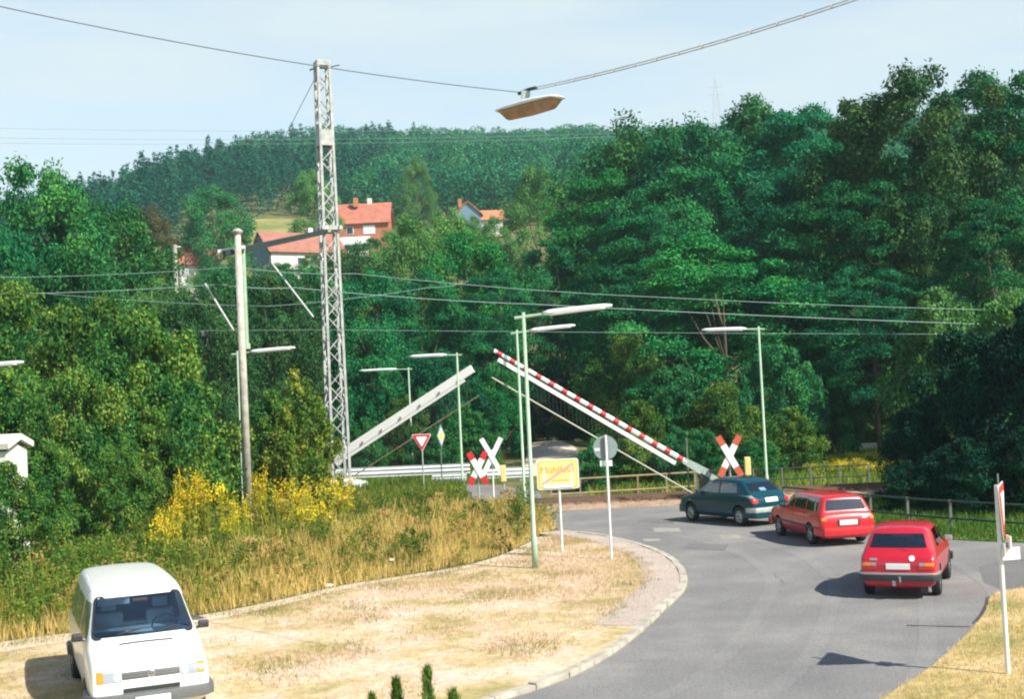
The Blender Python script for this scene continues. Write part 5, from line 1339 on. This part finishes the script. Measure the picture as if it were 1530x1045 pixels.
    ('shrC', 'dark', 1440, 655, 44.5, 150, 'shrub', 'low dark shrub behind the middle of the pipe railing', 'dark shrubs behind the pipe railing'),
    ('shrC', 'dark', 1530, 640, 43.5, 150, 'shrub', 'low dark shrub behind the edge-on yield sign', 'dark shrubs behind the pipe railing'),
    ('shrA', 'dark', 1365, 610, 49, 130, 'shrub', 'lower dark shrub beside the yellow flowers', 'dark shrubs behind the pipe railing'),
]
for i, t in enumerate(T):
    plant_tree(t[0], t[1], t[2], t[3], t[4], t[5], t[6], t[7], 'tree' if t[6] == 'tree' else 'shrub', t[8])

# ------------------------------------------------------------------ forest on the hill (one mass)
rng = np.random.default_rng(11)
def card_tree(rg, kind):
    if kind == 'spruce':
        V, t, _ = crown_geo(int(rg.integers(1e6)), 17, 3.6, 60, 8, 1.5, .9, flat=.5, z0=.05, shape='cone', asp=.45, inner=.5, droop=.5, up=.5)
    else:
        V, t, _ = crown_geo(int(rg.integers(1e6)), 15, 5.0, 60, 9, 1.9, .95, flat=.75, z0=.15, shape='round', asp=.6, inner=.5)
    return V, t
spr = [card_tree(rng, 'spruce') for _ in range(4)]; brd = [card_tree(rng, 'broad') for _ in range(5)]
gx, gy = [], []
y = 250.0
while y < 650:
    st = 6.6; x = -.50 * y - 25
    while x < .36 * y + 20:
        gx.append(x + rng.uniform(-3, 3)); gy.append(y + rng.uniform(-3, 3)); x += st
    y += 7.0
gx = np.array(gx); gy = np.array(gy)
ok = ~((gx > -72) & (gx < -46) & (gy < 318)) & ~((gx > -60) & (gx < 22) & (gy < 292)) & ~((gx < -44) & (gx > -76) & (gy < 290))
gx, gy = gx[ok], gy[ok]; gz = terr(gx, gy)
nv = fnoise(gx / 60, gy / 60)
for nm, pool, sel, mt_, lab in (('spruce_forest', spr, None, 'spruce', 'dark spruce forest covering the hill behind the village'), ('mixed_forest', brd, None, 'forest', 'lighter broadleaf wood on the slopes of the hill')):
    pass
is_spr = ((gx > -125) & (gx < -38) & (gy < 460)) | ((gy > 520) & (gx < .05 * gy) & (nv > .45))
for nm, pool, sel, mt_, lab in (('spruce_forest', spr, is_spr, 'spruce', 'dark spruce forest covering the hill behind the village'), ('mixed_forest', brd, ~is_spr, 'forest', 'lighter broadleaf wood on the slopes of the hill')):
    VV = []; TT = []
    for x, y, z in zip(gx[sel], gy[sel], gz[sel]):
        V, t = pool[int(rng.integers(len(pool)))]; a = rng.uniform(0, 6.28); s_ = rng.uniform(.68, .98) * (.85 if x < -.3 * y else 1); c, sn = math.cos(a), math.sin(a)
        Q = V.copy(); Q[..., 0] = (V[..., 0] * c - V[..., 1] * sn) * s_; Q[..., 1] = (V[..., 0] * sn + V[..., 1] * c) * s_; Q[..., 2] = V[..., 2] * s_ * rng.uniform(.85, 1.15)
        Q += np.array([x, y, z]); VV.append(Q); TT.append(np.clip(t * .6 + rng.uniform(-.05, .45), 0, 1))
    me = quads_mesh(nm, np.concatenate(VV), np.concatenate(TT), LF[mt_]); o = link(bpy.data.objects.new(nm, me)); tag(o, lab, 'forest', kind='stuff')

# ------------------------------------------------------------------ grass, weeds and flowers
def scatter(poly, n, rng):
    xs_ = [p[0] for p in poly]; ys_ = [p[1] for p in poly]; out = []
    k = 0
    while k < n:
        x = rng.uniform(min(xs_), max(xs_), n * 2); y = rng.uniform(min(ys_), max(ys_), n * 2); s_ = inside(poly, x, y)
        out.append(np.stack([x[s_], y[s_]], 1)); k += int(s_.sum())
        if not s_.any(): break
    return np.concatenate(out)[:n]
def blades(rng, P, h, w_, lean=.35):
    """P (n,3) bases; two-quad bent blades as single tapering quads"""
    n = len(P); a = rng.uniform(0, 6.283, n); d = np.stack([np.cos(a), np.sin(a), np.zeros(n)], 1); b = rng.uniform(0, 6.283, n)
    l = np.stack([np.cos(b), np.sin(b), np.zeros(n)], 1) * (lean * h * rng.uniform(.2, 1.4, n))[:, None]
    up = np.stack([np.zeros(n), np.zeros(n), h], 1); w_ = np.broadcast_to(w_, (n,))[:, None]
    V = np.empty((n, 4, 3)); V[:, 0] = P - d * w_ / 2; V[:, 1] = P + d * w_ / 2; V[:, 2] = P + up * 1.0 + l + d * w_ * .12; V[:, 3] = P + up * .98 + l - d * w_ * .12
    return V
rng = np.random.default_rng(3)
P = scatter(lawn_out, 240000, rng); P = P[(P[:, 1] > 15)]
den = fnoise(P[:, 0] * .45, P[:, 1] * .45)
keep = rng.uniform(0, 1, len(P)) < np.clip((den - .36 + .014 * (P[:, 1] - 27)) * 3.0, .05, 1); kd = np.zeros(len(P)); K = np.array(kerb_w)
dist = np.concatenate([np.min(np.hypot(q_[:, None, 0] - K[None, ::3, 0], q_[:, None, 1] - K[None, ::3, 1]), axis=1) for q_ in np.array_split(P, 8)])
keep &= (dist > 1.0) | (rng.uniform(0, 1, len(P)) < .06)
P = P[keep]; den = den[keep]
g2 = fnoise(P[:, 0] * .8 + 40, P[:, 1] * .8); h = rng.uniform(.03, .085, len(P)) * (.7 + g2)
V = blades(rng, np.column_stack([P, np.full(len(P), .07)]), h, rng.uniform(.008, .018, len(P)), .9)
tint = .78 - 1.0 * np.clip(g2 - .5, 0, 1) * 2 + rng.uniform(-.25, .25, len(P))
o = link(bpy.data.objects.new('dry_grass', quads_mesh('dry_grass', V, tint, LF['lawn']))); tag(o, 'short dry straw coloured grass on the lawn', 'grass', kind='stuff')
P = scatter(rv, 260000, rng); P = P[(P[:, 1] > 14) & (P[:, 0] < 16)]
g2 = fnoise(P[:, 0] * .8 + 40, P[:, 1] * .8)
V = blades(rng, np.column_stack([P, np.full(len(P), .03)]), rng.uniform(.04, .10, len(P)), rng.uniform(.006, .014, len(P)), .8)
o = link(bpy.data.objects.new('verge_grass', quads_mesh('verge_grass', V, .72 - (g2 - .4) * 1.3 + rng.uniform(-.25, .25, len(P)), LF['lawn']))); tag(o, 'dry yellow grass on the verge in the lower right corner', 'grass', kind='stuff')
P = scatter(gv, 60000, rng); P = P[P[:, 0] < 24]
V = blades(rng, np.column_stack([P, np.full(len(P), .03)]), rng.uniform(.10, .32, len(P)), rng.uniform(.02, .05, len(P)), .6)
o = link(bpy.data.objects.new('green_grass', quads_mesh('green_grass', V, rng.uniform(0, 1, len(P)), LF['verge']))); tag(o, 'fresh green grass strip below the pipe railing', 'grass', kind='stuff')
# tall weeds on the bank: dry grass near the path, greener and leafier behind
weed_px = [(-200, 1004), (0, 962), (150, 942), (310, 918), (420, 897), (520, 874), (620, 858), (700, 843), (760, 826), (806, 802), (832, 790), (812, 772), (790, 764)]
wp_ = [P2(gp(*p)) for p in weed_px] + [(-4, 52.4), (-40, 52.4), (-40, 24)]
pw2 = np.array(path_w)
def weeds(n, leafy):
    P = scatter(wp_, n, rng)
    dd = np.min(np.hypot(P[:, None, 0] - pw2[None, :, 0], P[:, None, 1] - pw2[None, :, 1]), axis=1)
    nn = fnoise(P[:, 0] * .35 + 7, P[:, 1] * .35); n3 = fnoise(P[:, 0] * 1.1, P[:, 1] * 1.1 + 50)
    rightness = np.clip((P[:, 0] + 12) / 14, 0, 1)
    green = np.clip(dd / 7.0, 0, 1) * .75 + (nn - .5) * 1.3 - rightness * .40 - .22 + np.clip((-P[:, 0] - 7) / 4, 0, 1) * .55 * np.clip((dd - .8) / 2, 0, 1)
    green = green + (n3 - .5) * 1.1 + (fnoise(P[:, 0] * 3, P[:, 1] * 3 + 80) - .5) * .6
    hh = (.25 + .85 * np.clip(dd / 4.5, 0, 1)) * (.35 + 1.3 * fnoise(P[:, 0] * 1.6 + 30, P[:, 1] * 1.6))
    near_edge = np.clip((P[:, 0] + 2.5) / 4, 0, 1); hh *= 1 - .45 * near_edge
    hh *= .88
    hh *= 1 - .15 * np.clip((P[:, 1] - 41) / 8, 0, 1) * np.clip((P[:, 0] + 13) / 3, 0, 1)
    return P, dd, green, hh
P, dd, green, hh = weeds(230000, False)
keep = rng.uniform(0, 1, len(P)) < (1.1 - .8 * np.clip(green, 0, 1)); P, dd, green, hh = P[keep], dd[keep], green[keep], hh[keep]
V = blades(rng, np.column_stack([P, np.zeros(len(P))]), hh * rng.uniform(.5, 1.15, len(P)), rng.uniform(.012, .032, len(P)), .35)
t = .86 - .62 * np.clip(green, 0, 1) + rng.uniform(-.22, .2, len(P))
o = link(bpy.data.objects.new('tall_grass', quads_mesh('tall_grass', V, t, LF['weed']))); tag(o, 'tall dry and green grass on the bank behind the path', 'grass', kind='stuff')
P, dd, green, hh = weeds(300000, True)
keep = rng.uniform(0, 1, len(P)) < np.clip(green, .05, 1); P, dd, green, hh = P[keep], dd[keep], green[keep], hh[keep]
Z = hh * rng.uniform(.1, 1, len(P)) ** .6
N = unit(rng.normal(size=(len(P), 3)) * .6 + np.array([0, 0, .8])); V = leaves(rng, np.column_stack([P, Z]), N, .12, .45)
t = .30 - .18 * green + rng.uniform(-.15, .25, len(P)) + .25 * (Z / hh - .5)
o = link(bpy.data.objects.new('weeds', quads_mesh('weeds', V, t, LF['weed']))); tag(o, 'green leafy weeds and brambles on the bank', 'weeds', kind='stuff')
# leafy clumps and seed heads standing out of the weeds
CV = []; CT = []
pool = [crown_geo(900 + i, 1.0, .75, 16, 34, .26, .085, flat=.9, z0=.05, shape='shrub', asp=.5, inner=.3) for i in range(6)]
C0 = scatter(wp_, 1500, rng); dc = np.min(np.hypot(C0[:, None, 0] - pw2[None, :, 0], C0[:, None, 1] - pw2[None, :, 1]), axis=1)
for (x, y), d_ in zip(C0, dc):
    if d_ < .7 or (x > -3 and rng.uniform() < .5): continue
    V, t, _ = pool[int(rng.integers(6))]; s_ = rng.uniform(.5, 1.3) * min(1, .5 + d_ / 6); Q = V * np.array([s_ * .8, s_ * .8, s_]) + np.array([x, y, 0]); CV.append(Q)
    base_t = rng.choice([.06, .2, .32, .42, .56, .8], p=[.2, .2, .22, .16, .12, .1]) ; CT.append(base_t + (t - .5) * .3)
o = link(bpy.data.objects.new('weed_clumps', quads_mesh('weed_clumps', np.concatenate(CV), np.concatenate(CT), LF['weed']))); tag(o, 'rounded leafy weed clumps standing out of the bank grass', 'weeds', kind='stuff')
# white umbels scattered in the weeds
pts = []
for (px, py) in ((478, 770), (494, 771), (500, 776), (510, 768), (497, 779), (517, 789), (403, 813), (430, 806), (487, 826), (505, 834), (488, 846), (493, 876), (586, 838)):
    g_ = gp(px, py + 18); r_ = at(px, py, g_.y); pts.append(r_)
PV = []; 
for c in pts:
    n_ = 26; a = rng.uniform(0, 6.28, n_); r_ = np.sqrt(rng.uniform(0, 1, n_)) * .07
    PV.append(np.stack([c.x + np.cos(a) * r_, c.y + np.sin(a) * r_, c.z + rng.uniform(-.02, .04, n_)], 1))
PV = np.concatenate(PV); N = unit(rng.normal(size=(len(PV), 3)) * .3 + np.array([0, -.3, .9]))
um = quads_mesh('white_flowers', leaves(rng, PV, N, .07, .9), rng.uniform(0, 1, len(PV)), LF['petal']); o = link(bpy.data.objects.new('white_flowers', um)); tag(o, 'scattered white umbel flowers among the weeds', 'flowers', kind='stuff')
# rough grass strips around the far road
for nm, poly_, n_, h0, lab, mt_ in (('far_grass', [(-45, 57.8), (-2.6, 57.8), (-2.9, 66), (-5.4, 69), (-14, 71.8), (-45, 75)], 80000, .75, 'weedy strip between the track and the far road', 'weed'),
                    ('bank_grass', [(-50, 82), (-8, 76), (0, 70), (1.6, 62), (1.6, 58.4), (30, 59.5), (45, 70), (45, 100), (3.5, 100), (2, 92), (-4, 92), (-4, 112), (-50, 112)], 130000, .45, 'rough green grass beyond the far road and the track', 'weed')):
    P = scatter(poly_, n_, rng); z_ = terr(P[:, 0], P[:, 1]); nn = fnoise(P[:, 0] * .3, P[:, 1] * .3 + 20)
    on_track = (P[:, 0] > -.6 * P[:, 1] / 60 - .1) & (P[:, 0] < 107 / F * P[:, 1]) & (P[:, 1] > 58) & (P[:, 1] < 105)
    P, z_, nn = P[~on_track], z_[~on_track], nn[~on_track]
    V = blades(rng, np.column_stack([P, z_]), h0 * rng.uniform(.4, 1.2, len(P)), rng.uniform(.03, .08, len(P)), .5)
    o = link(bpy.data.objects.new(nm, quads_mesh(nm, V, .06 + nn * .42 + rng.uniform(-.15, .15, len(P)), LF[mt_]))); tag(o, lab, 'grass', kind='stuff')

# goldenrod: one plant built per size, then copied
def goldenrod(seed, stems, h, spread, plume):
    rg = np.random.default_rng(seed); st = MB(); FV = []; LV = []; LT = []
    for k in range(stems):
        a = rg.uniform(0, 6.28); r_ = spread * math.sqrt(rg.uniform(0, 1)); b = Vector((math.cos(a) * r_ * .6, math.sin(a) * r_ * .6, 0)); hh_ = h * rg.uniform(.75, 1.0)
        tp = Vector((math.cos(a) * r_ * 1.15, math.sin(a) * r_ * 1.15, hh_)); st.tube([b, b.lerp(tp, .5), tp], [.010, .008, .004], 4)
        n_ = 34; t_ = rg.uniform(.15, .95, n_); PL = np.array([b.lerp(tp, float(q)) for q in t_]) + rg.normal(size=(n_, 3)) * .03
        LV.append(leaves(rg, PL, unit(rg.normal(size=(n_, 3)) + np.array([0, 0, .4])), .16, .22)); LT.append(rg.uniform(.1, .9, n_))
        n_ = 26; PF = np.array(tp) + rg.normal(size=(n_, 3)) * np.array([plume, plume, plume * 1.1]) * .45 - np.array([0, 0, plume * .3]); FV.append(leaves(rg, PF, unit(rg.normal(size=(n_, 3)) + np.array([0, 0, .5])), .06, .8))
    fm = quads_mesh('flower_heads', np.concatenate(FV), rg.uniform(0, 1, sum(len(f_) for f_ in FV)), LF['gold'])
    lm = quads_mesh('leaves', np.concatenate(LV), np.concatenate(LT), LF['stem'])
    sm2 = bpy.data.meshes.new('stems'); sm2.from_pydata(st.v, [], st.f); q_ = sm2.attributes.new('tint', 'FLOAT', 'FACE'); q_.data.foreach_set('value', np.full(len(sm2.polygons), .85, np.float32)); sm2.materials.append(LF['stem'])
    return fm, lm, sm2
GP = [goldenrod(1, 22, 1.9, .55, .20), goldenrod(2, 13, 1.5, .55, .22), goldenrod(4, 24, 1.6, .85, .20)]
for (k, px, py, d, s_, lab) in (
    (0, 302, 708, 46, 1.15, 'tallest goldenrod with bare yellow stems left of the concrete mast'), (1, 275, 735, 45, 1.0, 'goldenrod just left of the tallest one'), (1, 325, 722, 46.5, 1.0, 'goldenrod right beside the tallest one'),
    (1, 252, 752, 44, .8, 'small goldenrod at the left end of the yellow flowers'), (1, 360, 745, 47, .8, 'goldenrod at the foot of the concrete mast'), (1, 345, 768, 45, .6, 'low goldenrod in front of the concrete mast foot'),
    (2, 418, 722, 48, 1.1, 'goldenrod first right of the concrete mast'), (1, 450, 735, 47, 1.0, 'broad goldenrod in the middle of the right hand flowers'), (2, 485, 718, 50, 1.1, 'broad goldenrod below the yellowing saplings'),
    (1, 478, 752, 45, .9, 'front goldenrod above the white umbels'), (1, 508, 738, 50, .8, 'goldenrod next to the white car'), (1, 445, 758, 44.5, .8, 'lower goldenrod left of the white umbels'), (1, 525, 785, 43, .7, 'low goldenrod among the white umbels'),
    (1, 388, 700, 49, .6, 'single goldenrod between mast and saplings'), (1, 266, 703, 47, .35, 'tiny goldenrod tip over the thicket'),
    (2, 1262, 690, 66, 1.2, 'tall yellow goldenrod behind the estate car'), (2, 1290, 680, 72, 1.2, 'yellow goldenrod in front of the pale guardrail on the right'), (2, 1235, 705, 64, 1.2, 'goldenrod left of the tall yellow one behind the cars'), (2, 1305, 700, 62, 1.2, 'goldenrod beside the lower dark shrub'),
    (1, 245, 770, 42, .8, 'low goldenrod pair left of the bare stems')):
    d = d - 5.5 if px < 420 else (d - 3 if px < 600 else d)
    q = at(px, py, d); zt = float(terr(q.x, d)); fm, lm, sm2 = GP[k]; Hh = (1.9, 1.5, 1.6)[k]
    root = thing('goldenrod', (q.x, d, zt), lab, 'goldenrod', random.Random(px).uniform(0, 6.28), 'goldenrod plants'); root.scale = (s_, s_, max(.5, (q.z - zt) / Hh))
    for nm, me in (('flower_heads', fm), ('leaves', lm), ('stems', sm2)): link(bpy.data.objects.new(nm, me), root)

# upright conifer near the camera: three tips reach into the frame
def conifer(px, py, d, r, label, seed):
    q = at(px, py, d); rg = np.random.default_rng(seed); root = thing('upright_conifer', (q.x, d, 0), label, 'conifer', 0, 'conifer tips at the lower edge'); h = q.z
    n = 4200; z = h * (1 - rg.uniform(0, 1, n) ** 1.3 * .75); rad = np.clip((h - z) / .5 + .25, 0, 1) * r
    nst = 9; a0 = rg.uniform(0, 6.28, nst); k = rg.integers(0, nst, n); cx = np.cos(a0[k]) * rad * .75; cy = np.sin(a0[k]) * rad * .75; ztop = h * (1 - .035 * rg.uniform(0, 1, nst)[k]); z = np.minimum(z, ztop)
    P = np.stack([cx + rg.normal(size=n) * r * .14, cy + rg.normal(size=n) * r * .14, z], 1); a = np.arctan2(P[:, 1], P[:, 0])
    V = blades(rg, P, rg.uniform(.03, .07, n), .008, .5)
    link(bpy.data.objects.new('foliage', quads_mesh('foliage', V, rg.uniform(0, 1, n), LF['yew'])), root)
    MB().tube([(0, 0, 0), (0, 0, h * .95)], [.03, .005], 6).build('trunk', MT['bark'], root)
conifer(592, 1018, 10.5, .07, 'left green conifer tip at the lower edge', 5)
conifer(637, 1000, 10.3, .075, 'tallest middle conifer tip at the lower edge', 6)
conifer(678, 1035, 10.2, .09, 'low right conifer tip at the lower edge', 7)
conifer(556, 1040, 10.2, .05, 'barely showing far left conifer tip', 8)

# ------------------------------------------------------------------ air: far things fade a little
hz = MB(); hz.box((0, 567, 88), (1860, 1300, 182)); hb = hz.build('haze', None); hb['kind'] = 'stuff'
hm = bpy.data.materials.new('haze_air'); hm.use_nodes = True; ht = hm.node_tree; ht.nodes.clear()
ho = ht.nodes.new('ShaderNodeOutputMaterial'); hv = ht.nodes.new('ShaderNodeVolumePrincipled'); hv.inputs['Color'].default_value = (.62, .92, .95, 1); hv.inputs['Density'].default_value = .00022; hv.inputs['Anisotropy'].default_value = 0.0
ht.links.new(hv.outputs[0], ho.inputs['Volume']); hb.data.materials.append(hm)
SC.cycles.volume_bounces = 0
